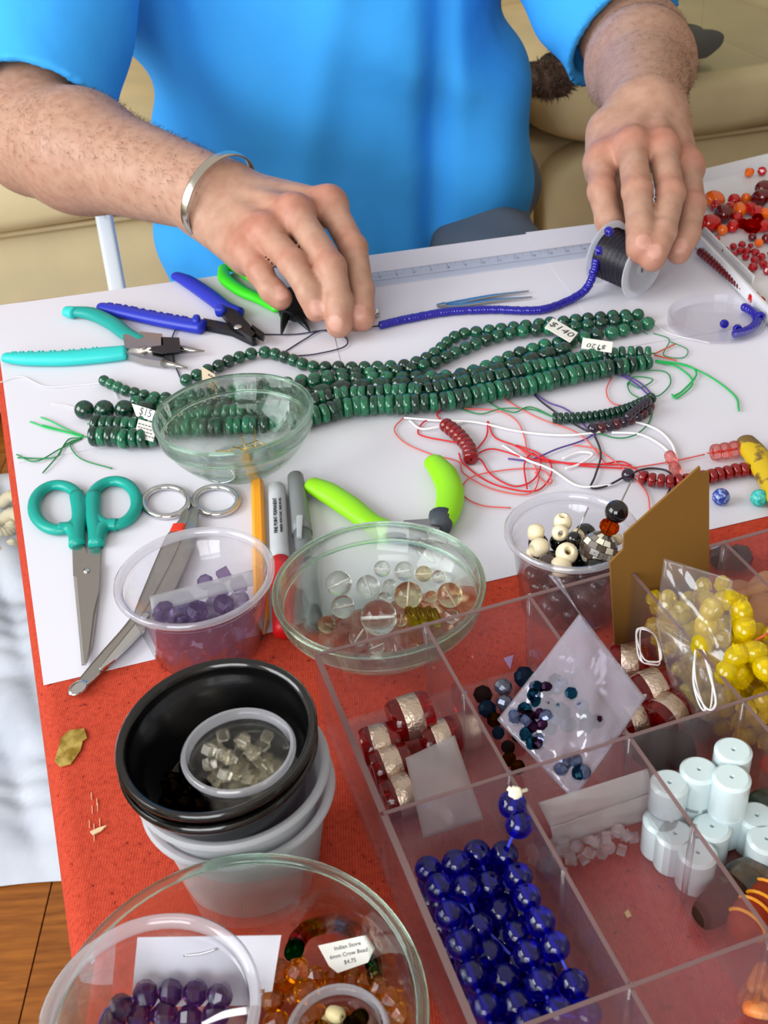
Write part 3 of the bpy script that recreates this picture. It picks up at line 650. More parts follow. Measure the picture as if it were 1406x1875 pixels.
# lime pliers behind the big glass bowl
t = thing('long_nose_pliers', P(770, 985), 'lime green handled pliers with dark collars behind the large glass bowl', 'pliers')
grip([(563, 885), (600, 902), (640, 928), (680, 957), (722, 972)], [.0125, .0165, .0165, .014, .012], .0075, m_lime, t)
grip([(789, 840), (812, 868), (824, 900), (820, 935), (808, 958)], [.0135, .0175, .0180, .0170, .0150], .0080, m_lime, t)
obj('collar', sweep(Q([(716, 970), (745, 978)], .0075), circ(14), [(.0056, .0046), (.0045, .004)]), m_collar, t)
obj('collar', sweep(Q([(810, 944), (804, 968)], .0080), circ(14), [(.0086, .0066), (.007, .0055)]), m_collar, t)
wedge([(740, 972), (800, 968), (806, 985), (790, 1000), (760, 1000)], .003, m_steel, t, 'joint', .008)
obj('rivet', lathe([(0, 0), (.003, 0), (.003, .001), (0, .0015)], 16, P(778, 984, .011)), m_chrome, t)
for dx in (0, 9): cone_jaw(P(772+dx, 996, .006), P(792+dx*.5, 1030, .004), .0035, .001, m_steel, t)
# turquoise scissors
m_sci = pm('scissor_teal', (0, 150, 136), .35)
t = thing('scissors', P(157, 1040), 'turquoise handled scissors with steel blades on the paper', 'scissors')
def ringloop(cx, cy, rx, ry, r, h, mat, root, name='finger_loop', n=40, tilt=0., flat=.8):
    pts = [P(cx+rx*math.cos(a)*math.cos(tilt)-ry*math.sin(a)*math.sin(tilt), cy+rx*math.cos(a)*math.sin(tilt)+ry*math.sin(a)*math.cos(tilt), h) for a in np.linspace(0, 2*math.pi, n+1)[:-1]]
    return obj(name, sweep(pts, circ(10), [(r, r*flat)]*n, closed=True), mat, root)
ringloop(106, 929, 44, 41, .0042, .0045, m_sci, t, tilt=.12); ringloop(208, 921, 43, 40, .0042, .0045, m_sci, t, tilt=-.3)
obj('handle', sweep(catm(Q([(141, 905), (146, 940), (141, 970), (141, 998)], .0045), 6), circ(12), [(.0052, .004)]*19), m_sci, t)
obj('handle', sweep(catm(Q([(110, 968), (128, 968), (137, 978), (141, 998)], .0045), 6), circ(12), [(.0045, .004)]*19), m_sci, t)
obj('handle', sweep(catm(Q([(171, 905), (170, 940), (175, 970), (176, 997)], .0045), 6), circ(12), [(.0052, .004)]*19), m_sci, t)
obj('handle', sweep(catm(Q([(215, 961), (196, 962), (184, 972), (178, 997)], .0045), 6), circ(12), [(.0045, .004)]*19), m_sci, t)
wedge([(162, 995), (187, 993), (184, 1030), (181, 1100), (170, 1185), (160, 1215), (156, 1140), (158, 1060)], .0012, m_steel, t, 'blade', .0016, False)
wedge([(133, 996), (152, 996), (160, 1018), (184, 1036), (182, 1080), (172, 1125), (164, 1190), (158, 1219), (150, 1216), (144, 1130), (140, 1060), (135, 1058)], .0029, m_steel, t, 'blade', .0016, False)
wedge([(135, 1058), (141, 1058), (155, 1217), (150, 1219)], .0045, m_chrome, t, 'blade_edge', .0005, False)
obj('screw', lathe([(0, 0), (.0022, 0), (.0022, .0006), (.001, .001), (0, .001)], 14, P(159, 1045, .0045)), m_chrome, t)
# bandage scissors
t = thing('bandage_scissors', P(300, 1040), 'chrome bandage scissors with blunt tip and red band beside the turquoise pair', 'scissors')
ringloop(304, 919, 41, 27, .0022, .003, m_chrome, t, tilt=-.05, flat=1.0); ringloop(395, 917, 40, 25, .0022, .003, m_chrome, t, tilt=-.02, flat=1.0)
def blade(px, wid, h, th, mat, name, root): 
    p = catm(Q(px, h), 8); n = len(p); w_ = np.interp(np.linspace(0, 1, n), np.linspace(0, 1, len(wid)), wid)
    return obj(name, sweep(p, rrect(1, 1, .2, 2), [(w_[i], th) for i in range(n)]), mat, root, 40)
blade([(338, 931), (340, 950), (322, 985), (300, 1040), (278, 1095), (262, 1133)], [.004, .007, .013, .014, .014, .013], .0030, .0028, m_steel, 'arm', t)
blade([(359, 930), (352, 955), (340, 1000), (318, 1050), (290, 1105), (268, 1140)], [.004, .007, .009, .010, .011, .012], .0058, .0024, m_steel, 'arm', t)
blade([(270, 1122), (240, 1158), (200, 1200), (165, 1238), (150, 1254)], [.014, .0125, .0105, .0085, .007], .0030, .0026, m_steel, 'blade', t)
blade([(262, 1140), (235, 1172), (205, 1205), (185, 1226)], [.008, .007, .005, .002], .0056, .0018, m_chrome, 'blade', t)
obj('blunt_tip', superbox(P(143, 1260, .0036), (.0095, .0125, .0046), basis(P(130, 1256)-P(152, 1266)), 1.0, 20, 12), m_chrome, t)
obj('screw', lathe([(0, 0), (.003, 0), (.003, .0008), (.0015, .0014), (0, .0014)], 16, P(266, 1128, .0068)), m_chrome, t)
blade([(329, 962), (324, 974)], [.0085, .0088], .0036, .0036, pm('red_band', (214, 50, 26), .5), 'red_band', t)
# pens
t = thing('pencil', P(476, 1020), 'yellow orange pencil lying beside the white marker', 'pencil'); pa, pb = P(471, 884, .0042), P(480, 1172, .0036)
def along(a, b, t_): return a+(b-a)*t_
obj('barrel', sweep([pa, along(pa, pb, .9)], circ(6), [.0042]*2), pm('pencil_orange', (240, 160, 16), .4), t, False)
obj('end_cap', tube([along(pa, pb, -.012), along(pa, pb, -.008), pa], [.001, .003, .0041], 12), pm('pencil_end', (222, 120, 20), .5), t)
obj('sharpened_wood', tube([along(pa, pb, .9), along(pa, pb, .975)], [.0040, .0012], 12), pm('pencil_wood', (206, 160, 104), .7), t); obj('lead', tube([along(pa, pb, .975), pb], [.0012, .0003], 8), pm('graphite', (60, 56, 54), .4), t)
def marker(a, b, r, segs, label, clip=None):
    t = thing('marker_pen', (a+b)/2*A(1, 1, 0)+A(0, 0, TZ), label, 'marker', 'marker pens by the large bowl')
    for nm, t0, t1, ra, rb, mat in segs:
        n = 8; ts = np.linspace(t0, t1, n); rs = list(np.interp(ts, [t0, t1], [ra, rb])*r)
        if t0 == 0: ts = np.r_[-.012, -.008, ts]; rs = [r*ra*.3, r*ra*.8]+rs
        if t1 == 1: ts = np.r_[ts, 1.008, 1.014]; rs = rs+[r*rb*.8, r*rb*.3]
        obj(nm, tube([along(a, b, q) for q in ts], rs, 20), mat, t)
    return t
a, b = P(507, 895, .006), P(519, 1156, .006)
t = marker(a, b, .0060, [('barrel', 0, .56, .95, 1.0, pm('marker_white', (188, 192, 196), .4)), ('cap', .56, 1, 1.06, .98, pm('marker_red', (206, 20, 24), .35))], 'white marker pen with a red cap next to the pencil')
d_ = unit(b-a); rgt = unit(np.cross(d_, A(0, 0, 1))); up_ = np.cross(rgt, d_)
for s_, txt, off in ((.0034, 'FINE POINT PERMANENT', .0012), (.0022, 'MARKER  NON-TOXIC  MADE IN USA', -.0022)):
    obj('printed_text', text_mesh(txt, s_, np.stack([-d_, unit(np.cross(up_, -d_)), up_], 1), along(a, b, .27)+up_*.0060+rgt*off), pm('print_black', (40, 40, 44), .6), t)
a, b = P(541, 874, .006), P(574, 1150, .006)
m_gcap = pm('marker_grey', (122, 126, 126), .45); t = marker(a, b, .0060, [('cap', 0, .42, .9, 1.08, m_gcap), ('barrel', .42, 1, .95, .92, pm('marker_dkgrey', (112, 116, 118), .45))], 'grey marker pen with a pocket clip running under the bowl')
blade([(549, 945), (548, 985)], [.0040, .0030], .0128, .0016, pm('clip_grey', (170, 176, 178), .4), 'clip', t)
# ruler
ra, rb = P(560, 531, .0012), P(1098, 457, .0012); rd = unit(rb-ra); rn = unit(np.cross(A(0, 0, 1), rd)); rw = .028
t = thing('ruler', (ra+rb)/2, 'clear plastic ruler lying along the far table edge', 'ruler')
m_rul = thin('ruler_plastic', (250, 252, 254), .22, (216, 222, 232), .3, .12)
obj('blade', prism([ra-rn*rw/2, rb-rn*rw/2, rb+rn*rw/2, ra+rn*rw/2], 0, .0018), m_rul, t, False)
L_ = np.linalg.norm(rb-ra); tk = []
for k in range(int(L_/.0016)):
    ln = .007 if k % 10 == 0 else (.005 if k % 5 == 0 else .003); q = ra+rd*(.004+.0016*k)+rn*(rw/2-ln/2-.0005)+A(0, 0, .0020); tk.append(box(q, (.0004, ln, .0001), np.stack([rd, rn, A(0, 0, 1)], 1)))
m_ink = pm('ruler_ink', (58, 64, 80), .6); obj('scale_marks', join(*tk), m_ink, t, False)
for k in range(1, int(L_/.016)):
    obj('numeral', text_mesh(str(k), .0048, np.stack([rd, rn, A(0, 0, 1)], 1), ra+rd*(.004+.016*k)+rn*.002+A(0, 0, .0020), .00004), m_ink, t)
obj('edge_line', box((ra+rb)/2-rn*.006+A(0, 0, .002), (L_, .0003, .0001), np.stack([rd, rn, A(0, 0, 1)], 1)), m_ink, t, False)
# tweezers
t = thing('tweezers', P(890, 548), 'fine pointed metal tweezers behind the dark blue bead strand', 'tweezers')
for pts in ([(806, 559), (840, 553), (900, 542), (968, 533)], [(806, 559), (845, 558), (905, 550), (974, 544)]):
    blade(pts, [.005, .0065, .0055, .0015], .003, .0012, m_steel, 'prong', t)
blade([(800, 560), (815, 557)], [.004, .006], .0035, .0022, m_steel, 'bridge', t)
# ================================================================== bead strands and threads on the paper
def malachite(name, dark, light, lo, hi):
    return pm(name, dark, .14, coat=.6, col2=light, nscale=1.1, ndetail=3, lo=lo, hi=hi, stretch=(1, 1, 3.2), rand=True, dist=1.2)
m_mal = malachite('malachite', (6, 50, 35), (20, 104, 72), .38, .76); m_mald = malachite('malachite_dark', (10, 34, 28), (16, 84, 58), .42, .75); m_malb = malachite('malachite_bright', (8, 66, 46), (32, 124, 86), .32, .74)
def ball(n=14, k=9, hole=.0): return lathe([(math.sin(math.pi*i/k), -math.cos(math.pi*i/k)) for i in range(k+1)], n, closed=False)
def rond(w_=.42, n=18): return lathe([(.12, -w_), (.66, -w_), (.85, -w_*.86), (.955, -w_*.52), (1, 0), (.955, w_*.52), (.85, w_*.86), (.66, w_), (.12, w_)], n, closed=False)
def facet(n=8, rows=((.42, -.82), (.86, -.45), (1, 0), (.86, .45), (.42, .82))): return lathe([(0.0, rows[0][1])]+list(rows)+[(0.0, rows[-1][1])], n, closed=False)
BALL, ROND, FACET = {}, {}, {}
def bmesh_of(kind, mat, *a):
    key = (kind, mat.name)+a
    if key not in BALL:
        g = dict(ball=ball, rond=rond, facet=facet, barrel=lambda: lathe([(.15, -1), (.55, -1), (.8, -.75), (.92, -.3), (.92, .3), (.8, .75), (.55, 1), (.15, 1)], 14, closed=False),
                 oval=lambda: xf(ball(), np.diag([1, 1, 1.25])), donut=lambda: lathe([(.26, -.62), (.45, -.86), (.7, -.78), (.92, -.45), (1, 0), (.92, .45), (.7, .78), (.45, .86), (.26, .62)], 18),
                 seed=lambda: lathe([(.3, -.55), (.75, -.6), (.97, -.3), (.97, .3), (.75, .6), (.3, .55)], 12), cube=lambda: box((0, 0, 0), (1.5, 1.5, 1.5)),
                 bicone=lambda: lathe([(.0, -.9), (.25, -.9), (1, 0), (.25, .9), (.0, .9)], 8, closed=False))[kind](*a)
        BALL[key] = meshdata(kind+'_bead', g, mat, False if kind in ('facet', 'bicone', 'cube') else 40)
    return BALL[key]
def put_beads(root, path, r, pitch, kinds, name='bead', jit=.0, start=0., lift=None, spin=True, limit=None):
    "thread beads on a path: r and pitch may be functions of 0..1"
    s = np.r_[0, np.cumsum(np.linalg.norm(np.diff(path, axis=0), axis=1))]; L_ = s[-1]; d = start; n = 0
    while d < L_:
        u = d/L_; rr = r(u) if callable(r) else r; pp = pitch(u) if callable(pitch) else pitch
        p = np.array([np.interp(d, s, path[:, k]) for k in range(3)]); e = min(d+.001, L_); e0 = max(d-.001, 0)
        tg = np.array([np.interp(e, s, path[:, k])-np.interp(e0, s, path[:, k]) for k in range(3)])
        if jit: p = p+A(rnd.gauss(0, jit), rnd.gauss(0, jit), 0); tg = unit(tg)+A(rnd.gauss(0, .06), rnd.gauss(0, .06), rnd.gauss(0, .03))
        kd = kinds(n) if callable(kinds) else kinds[n % len(kinds)] if isinstance(kinds, list) else kinds
        inst(name, kd, p, root, q_axis(tg, rnd.uniform(0, 6) if spin else 0), rr*rnd.uniform(.97, 1.03)); n += 1; d += pp
        if limit and n >= limit: break
    return n
m_gth = pm('green_thread', (30, 130, 70), .6); m_gth2 = pm('bright_green_thread', (20, 176, 84), .6)
def strand(label, px, r, pitch, kinds, thread=m_gth, group='green malachite bead strands', name='bead_strand', cat='bead strand', hh=None, jit=.0003):
    rr = r if callable(r) else (lambda u: r); n = len(px)
    pts = np.array([P(q[0], q[1], (q[2] if len(q) > 2 else 0)+rr(i/(n-1))+.0012) for i, q in enumerate(px)]); path = catm(pts, 8)
    t = thing(name, A(path[:, 0].mean(), path[:, 1].mean(), TZ+.001), label, cat, group)
    obj('thread', tube(path, .0006, 5), thread, t); put_beads(t, path, rr, pitch, kinds, jit=jit, start=rr(0)); return t
bA, bB, bD = bmesh_of('ball', m_mal), bmesh_of('ball', m_malb), bmesh_of('ball', m_mald); oD = bmesh_of('oval', m_mald); rA, rB, rC = bmesh_of('rond', m_mal), bmesh_of('rond', m_malb), bmesh_of('rond', m_mald)
pick = lambda *w: (lambda n: rnd.choice(w))
SA = strand('topmost strand of round green malachite beads with a high bend', [(331, 701), (372, 682), (410, 665), (440, 653), (482, 645), (525, 655), (570, 671), (639, 673), (700, 672), (747, 668), (785, 654), (810, 635), (838, 614), (877, 608), (934, 600), (992, 593), (1048, 587), (1122, 579), (1180, 576)], .0052, .0102, pick(bA, bA, bD))
SB = strand('round malachite strand second from the top, ending in small beads at left', [(184, 694), (213, 708), (249, 720), (294, 729), (350, 726), (430, 714), (500, 706), (548, 699), (592, 690), (640, 685), (725, 680), (786, 668), (817, 654), (861, 634), (912, 616), (968, 606), (1046, 600), (1101, 592), (1150, 587)], lambda u: .0045+.0009*min(1, u*3), lambda u: .0092+.0014*min(1, u*3), pick(bA, bB, bA, bD))
SC = strand('round malachite strand curling round at the far right end', [(240, 736), (300, 739), (400, 731), (480, 720), (540, 708), (600, 697), (690, 693), (770, 692), (823, 690), (870, 680), (914, 662), (971, 641), (1013, 630), (1064, 619), (1106, 612), (1150, 603), (1180, 595), (1199, 588)], .0056, .0112, pick(bA, bB, bB, bD))
SD = strand('strand of large dark oval malachite beads', [(137, 751), (170, 750), (205, 750), (250, 751), (300, 752), (371, 748), (437, 744), (510, 735), (574, 722), (632, 711), (700, 706), (786, 701), (850, 692), (902, 679), (957, 665), (1002, 649), (1055, 635)], lambda u: .0076 if u < .16 else .0064, lambda u: .0152 if u < .16 else .0148, lambda n: bD if n < 5 else oD)
SE = strand('upper strand of thin malachite rondelles', [(160, 776), (205, 778), (255, 779), (338, 764), (420, 758), (500, 752), (573, 735), (642, 724), (716, 720), (784, 717), (864, 701), (928, 690), (979, 676), (1056, 661), (1107, 651), (1199, 647)], lambda u: .0072-.0018*max(0, (u-.86)/.14), .0060, pick(rA, rB, rB, rC), jit=.0006)
SF = strand('lower strand of thin malachite rondelles nearest the scissors', [(152, 800), (205, 800), (260, 802), (338, 788), (430, 782), (510, 776), (577, 762), (625, 748), (685, 743), (756, 740), (810, 735), (880, 722), (960, 707), (1024, 692), (1088, 679), (1152, 669), (1194, 660)], lambda u: .0076-.0018*max(0, (u-.88)/.12), .0062, pick(rA, rB, rB, rC), jit=.0006)
# price tags tied to the strands
m_card = pm('tag_card', (236, 234, 226), .7); m_kraft = pm('tag_beige', (196, 176, 150), .8); m_inkd = pm('tag_ink', (44, 48, 58), .6); m_greyt = pm('tag_grey', (190, 184, 178), .8)
def price_tag(root, px, h, mat, lines, hs=None, flip=False, dashes=None, label=None, th=.0004):
    "px: corners going left-top, right-top, right-bottom, left-bottom of the print"
    p = np.array([P(q[0], q[1], h if len(q) < 3 else q[2]) for q in px]); p[2] = p[1]+p[3]-p[0]; n = unit(np.cross(p[1]-p[0], p[3]-p[0])); n = n if n[2] > 0 or n@DV > 0 else -n
    o = obj('price_tag', prism(p, 0, th, n), mat, root, False, label=label)
    ctr = p.mean(0)+n*(th+.0001); r = unit(p[1]-p[0]+p[2]-p[3]); u = np.cross(n, r); hgt = np.linalg.norm(p[3]-p[0])
    if flip: r, u = -r, -u
    for tx, sz, off in lines: obj('print', text_mesh(tx, sz*hgt, np.stack([r, u, n], 1), ctr+u*off*hgt, .00003), m_inkd, o)
    if dashes:
        wd = np.linalg.norm(p[1]-p[0]); d_ = []
        for k in range(dashes):
            y = .36-.72*(k+.5)/dashes; x = -.4
            while x < .34:
                l_ = rnd.uniform(.06, .16); d_.append(box(ctr+r*(x+l_/2)*wd+u*y*hgt, (l_*wd, hgt*.05, .00006), np.stack([r, u, n], 1))); x += l_+.05
        obj('print', join(*d_), m_inkd, o, False)
    return o
price_tag(SA, [(1012, 583, .018), (1058, 610, .012), (1037, 624, .012), (997, 600, .018)], .014, m_card, [('$140', .62, .04)], dashes=None, label='white price tag reading $140')
price_tag(SD, [(1067, 619, .015), (1122, 627, .015), (1118, 646, .013), (1064, 638, .013)], .014, m_card, [('$120', .55, .12)], flip=True, label='cream price tag upside down')
price_tag(SD, [(242, 739, .020), (284, 752, .020), (290, 772, .014), (250, 762, .014)], .016, m_card, [('$15', .75, .05)], label='white price tag reading $15')
price_tag(SF, [(254, 767, .022), (289, 777, .022), (284, 812, .010), (246, 799, .010)], .02, m_greyt, [], dashes=4, label='grey beige printed tag')
price_tag(SA, [(369, 671, .018), (394, 686, .016), (392, 720, .006), (372, 722, .006)], .012, m_kraft, [], dashes=3, label='small beige tag')
# loose threads
def thread(name, curves, r, mat, label, cat='thread', root=None, group='loose threads on the paper', part='strand'):
    gs = []
    for c in curves:
        pts = np.array([P(q[0], q[1], q[2] if len(q) > 2 else r+.0013+.0004*(k % 3)) for k, q in enumerate(c)]); gs.append(tube(catm(pts, 9), r, 5))
    if root is not None: return [obj(part, g, mat, root) for g in gs]
    return obj(name, join(*gs), mat, label=label, cat=cat, group=group)
thread('', [[(152, 800), (115, 790), (85, 783), (55, 772)], [(152, 798), (120, 785), (95, 772), (75, 764)], [(152, 800), (112, 788), (78, 778)]], .0006, m_gth2, '', root=SE, part='thread_end')
thread('', [[(150, 802), (125, 805), (105, 835), (78, 866)], [(150, 802), (118, 815), (100, 838), (32, 838)], [(148, 803), (128, 812), (148, 840), (205, 858)], [(150, 803), (110, 822), (65, 845), (30, 832)]], .0005, m_gth, '', root=SF, part='thread_end')
thread('', [[(1200, 662), (1250, 668), (1300, 690), (1345, 725), (1353, 752)], [(1200, 660), (1255, 668), (1275, 685), (1250, 715), (1232, 726)], [(1200, 662), (1240, 672), (1268, 700), (1240, 728), (1230, 722)]], .0007, m_gth2, '', root=SF, part='thread_end')
m_orth = pm('orange_thread', (206, 92, 50), .7)
thread('', [[(1198, 648), (1215, 640), (1236, 630)], [(1198, 650), (1218, 655), (1238, 660)]], .0006, m_orth, '', root=SE, part='thread_end')
thread('', [[(1140, 606), (1160, 598), (1185, 612)], [(1196, 610), (1225, 622), (1215, 650), (1250, 655), (1258, 640), (1225, 625)]], .0004, m_gth, '', root=SC, part='thread_end')
m_clr = thin('nylon', (240, 240, 240), .3, (220, 220, 220))
thread('nylon_line', [[(0, 700), (40, 690), (85, 708), (150, 705), (200, 703), (215, 730)], [(95, 740), (118, 742), (140, 748)], [(1190, 590), (1230, 612), (1300, 628)]], .0004, pm('nylon_white', (225, 222, 222), .5), 'fine pale nylon line near the turquoise pliers')
m_redt = pm('red_thread', (214, 34, 40), .6); m_salm = pm('salmon_thread', (226, 96, 88), .6); m_purp = pm('purple_thread', (84, 60, 140), .6); m_whc = pm('white_cord', (240, 238, 240), .6); m_blk = pm('black_thread', (40, 36, 44), .5)
# red threads with a short run of red beads
m_rbead = pm('red_opaque', (122, 4, 10), .15, coat=.5)
tr = thing('red_bead_thread', P(850, 810), 'tangled red thread with a short run of glossy red beads', 'thread')
pth = catm(np.array([P(x, y, .0058) for x, y in [(817, 779), (832, 790), (846, 804), (858, 820), (862, 838)]]), 8); put_beads(tr, pth, .0053, .0058, bmesh_of('rond', m_rbead, .5))
thread('', [[(862, 838), (900, 822), (960, 838), (1010, 846), (1090, 850), (1150, 853), (1175, 868)], [(862, 836), (890, 800), (893, 772), (905, 800), (940, 815), (990, 838), (1060, 852), (1150, 858)],
    [(862, 838), (880, 842), (900, 870), (940, 890), (975, 880), (990, 850), (975, 830), (960, 850), (965, 895)], [(817, 778), (800, 760), (808, 745), (790, 700), (800, 692)], [(862, 838), (850, 815), (780, 800), (765, 790), (780, 770), (812, 770)],
    [(945, 815), (985, 830), (1010, 855), (1000, 885), (970, 900), (900, 885), (850, 850), (840, 830)], [(980, 838), (1040, 848), (1100, 850), (1135, 845), (1155, 852)]], .0006, m_redt, '', root=tr)
thread('salmon_thread', [[(742, 762), (722, 785), (740, 810), (790, 832), (838, 845), (850, 868), (900, 895), (965, 905), (985, 880), (975, 845), (950, 820)], [(800, 700), (840, 692), (880, 702), (930, 735), (985, 765), (1060, 795), (1110, 850)], [(1120, 690), (1110, 715), (1120, 738), (1150, 745), (1155, 762)],
    [(850, 748), (910, 752), (945, 770), (960, 800), (965, 830)], [(1050, 815), (1090, 822), (1125, 845), (1165, 880), (1185, 905), (1190, 935)], [(980, 865), (1000, 885), (1010, 880), (990, 860), (930, 860), (860, 875), (848, 905), (880, 925), (935, 930)], [(1150, 858), (1230, 845), (1290, 832)]], .0005, m_salm, 'thin salmon pink thread looping over the middle of the paper')
thread('purple_thread', [[(1020, 648), (1060, 655), (1120, 680), (1160, 700), (1192, 728)], [(1030, 645), (1080, 655), (1130, 680), (1170, 700), (1196, 725)], [(930, 840), (970, 842), (1020, 822), (1070, 805), (1110, 780)], [(955, 680), (962, 705), (1000, 735), (1040, 752), (1090, 800)]], .0006, m_purp, 'violet threads crossing the rondelle strands toward the small garland')
thread('white_cord', [[(740, 765), (800, 770), (870, 773), (950, 790), (1030, 797), (1100, 790), (1150, 772), (1200, 785), (1228, 810), (1240, 840)], [(750, 770), (770, 785), (800, 782), (850, 772)], [(1120, 792), (1170, 795), (1210, 815), (1238, 845), (1235, 858)], [(920, 815), (960, 840), (1010, 860), (1060, 890), (1120, 888)], [(1030, 840), (1060, 828), (1085, 832), (1060, 850), (1035, 858)]], .0009, m_whc, 'glossy white cord looping across the red threads')
thread('black_thread', [[(1085, 790), (1100, 830), (1090, 870), (1082, 893), (1110, 890), (1150, 870), (1185, 858), (1220, 862), (1232, 880), (1222, 905)], [(958, 690), (985, 730), (1040, 770), (1085, 795)]], .0007, m_blk, 'black thread bent sharply beside the brown card')
thread('green_thread_loop', [[(1150, 690), (1165, 680), (1215, 680), (1228, 700), (1210, 722), (1190, 728)], [(1150, 705), (1160, 690), (1195, 695), (1170, 710), (1150, 700), (1155, 720), (1185, 735)], [(1085, 790), (1130, 802), (1165, 795), (1190, 770), (1195, 735)], [(855, 700), (900, 740), (940, 755), (970, 745), (1010, 762)], [(840, 748), (880, 758), (920, 748), (975, 750), (1015, 765)]], .0005, m_gth, 'thin green thread loops near the small dark garland')
thread('dark_blue_thread', [[(330, 692), (318, 660), (315, 620), (330, 595), (360, 585)]], .0006, pm('navy_thread', (42, 42, 70), .5), 'dark navy thread end looping over the turquoise plier jaws')
thread('dark_blue_thread', [[(470, 612), (540, 612), (590, 605), (650, 600), (700, 597)], [(520, 645), (560, 620), (590, 605), (632, 618), (630, 635), (580, 648), (540, 652)]], .0006, pm('navy_thread', (42, 42, 70), .5), 'dark navy bead thread running under the fingers past the pliers')
# small garland of green, dark and red seed beads
m_seedg = pm('dark_green_glass', (6, 50, 36), .12, coat=.5); m_garnet = pm('garnet', (70, 10, 22), .1, coat=.6); m_dkp = pm('dark_violet', (34, 20, 40), .12, coat=.6)
tg = thing('seed_bead_garland', P(1110, 762), 'small dark green and garnet seed bead garland below the rondelles', 'bead strand')
put_beads(tg, catm(Q([(1016, 766), (1060, 765), (1105, 760), (1145, 750), (1175, 738), (1194, 728)], .0050), 8), .0042, .0040, bmesh_of('rond', m_seedg, .42))
put_beads(tg, catm(Q([(1086, 785), (1115, 780), (1150, 770), (1178, 757), (1192, 740)], .0045), 8), .0040, .0058, [bmesh_of('ball', m_dkp), bmesh_of('ball', m_garnet)])
put_beads(tg, catm(Q([(1150, 762), (1168, 748), (1186, 735)], .0105), 6), .0032, .0048, bmesh_of('ball', m_dkp))
# red rondelle strand and pink beads at the right
m_redr = pm('red_rondelle', (128, 6, 12), .18, coat=.4)
strand('red glass rondelle strand running behind the brown card', [(1165, 872), (1200, 880), (1245, 881), (1300, 872), (1350, 862), (1420, 858)], .0048, .0055, bmesh_of('rond', m_redr, .5), m_redt, 'red and pink bead strands')
m_pink = clear('pink_glass', (250, 205, 200), .25)
tp_ = strand('clear pink glass bead strand leading to the yellow handle', [(1294, 830), (1312, 828), (1330, 825), (1348, 822)], .0056, .0066, bmesh_of('rond', m_pink, .55), m_salm, 'red and pink bead strands')
for x, y in ((1228, 838), (1236, 858)): inst('loose_bead', bmesh_of('rond', m_pink, .55), P(x, y, .0055), None, q_axis((1, .3, .2)), .0050, ['clear pink bead on the end of the white cord', 'clear bead lying just below the pink bead on the white cord'][y > 850], 'bead', 'loose beads')
inst('loose_bead', bmesh_of('ball', m_dkp), P(1150, 870, .0045), None, None, .0045, 'dark purple bead at the left end of the red rondelles', 'bead', 'loose beads')
m_lapis = pm('blue_mottled', (34, 60, 150), .2, coat=.4, col2=(150, 170, 215), nscale=2.2, lo=.5, hi=.62)
inst('loose_bead', bmesh_of('ball', m_lapis), P(1320, 910, .0055), None, None, .0055, 'round blue and white mottled bead on the paper', 'bead', 'loose beads')
inst('loose_bead', bmesh_of('ball', pm('turquoise_bead', (18, 160, 150), .25, col2=(90, 200, 190), nscale=2)), P(1390, 912, .0055), None, None, .0055, 'round turquoise bead at the right edge of the paper', 'bead', 'loose beads')
inst('loose_bead', bmesh_of('donut', m_chrome), P(688, 573, .004), None, q_axis((1, .2, .2)), .0042, 'tiny silver bead beside the fingertips', 'bead', 'loose beads')
# yellow worn plier handle at the right edge
m_yel = pm('worn_yellow', (206, 172, 12), .5, col2=(120, 92, 40), nscale=60, lo=.5, hi=.56)
ty = thing('yellow_pliers', P(1400, 870), 'worn yellow plier handle reaching in from the right edge', 'pliers')
grip([(1362, 803), (1378, 825), (1400, 858), (1425, 905), (1460, 985)], [.012, .0165, .017, .016, .015], .0085, m_yel, ty, .7)
grip([(1440, 830), (1470, 870), (1480, 930), (1490, 990)], [.012, .0165, .017, .015], .0085, m_yel, ty, .7)
wedge([(1450, 980), (1495, 980), (1500, 1020), (1470, 1050), (1455, 1020)], .003, m_steel, ty, 'joint', .008)
# ------------------------------------------------------------------ spool and the dark blue strand on its thread
fa, fb = P(1112, 462, .032), P(1176, 489, .0285); ax = unit(fb-fa); Msp = basis(np.cross(ax, (0, 0, 1)), ax)
m_spool = clear('spool_plastic', (246, 247, 250), .4, .2, milk=.5, milkcol=(240, 241, 246))
sp_ = thing('thread_spool', (fa+fb)/2*A(1, 1, 0)+A(0, 0, TZ), 'clear plastic spool of black thread held by the right hand fingers', 'spool')
prof = lambda s: [(.0045, 0), (.027, 0), (.0275, s*.0006), (.027, s*.0014), (.020, s*.0014), (.018, s*.0007), (.0045, s*.0007)]
obj('flange', lathe(prof(-1), 48, fa, Msp), m_spool, sp_, 40); obj('flange', lathe(prof(1), 48, fb, Msp), m_spool, sp_, 40)
Ls = np.linalg.norm(fb-fa)
obj('hub', lathe([(.0045, -.001), (.0075, -.001), (.0075, Ls+.0022), (.0045, Ls+.0022)], 24, fa, Msp), m_spool, sp_, 40)
wp = [(.0072, .0006)]
for i in range(40): z = .0008+(Ls-.0016)*i/39; wp += [(.0215+.0006*math.sin(i*1.3), z), (.0210, z+(Ls-.0016)/80)]
obj('wound_thread', lathe(wp+[(.0072, Ls-.0004)], 40, fa, Msp), pm('spool_thread', (26, 22, 34), .35, bump=.3, bscale=900), sp_)
m_navy = pm('navy_seed', (22, 14, 140), .2, coat=.3, trans=.0)
tn = thing('blue_seed_strand', P(900, 566), 'strand of tiny dark blue seed beads leading from the spool', 'bead strand')
spx = [(699, 595), (750, 583), (820, 571), (900, 567), (985, 568), (1040, 551), (1074, 528, .010), (1087, 497, .024), (1092, 474, .034)]
path = catm(np.array([P(q[0], q[1], q[2] if len(q) > 2 else .0042) for q in spx]), 10)
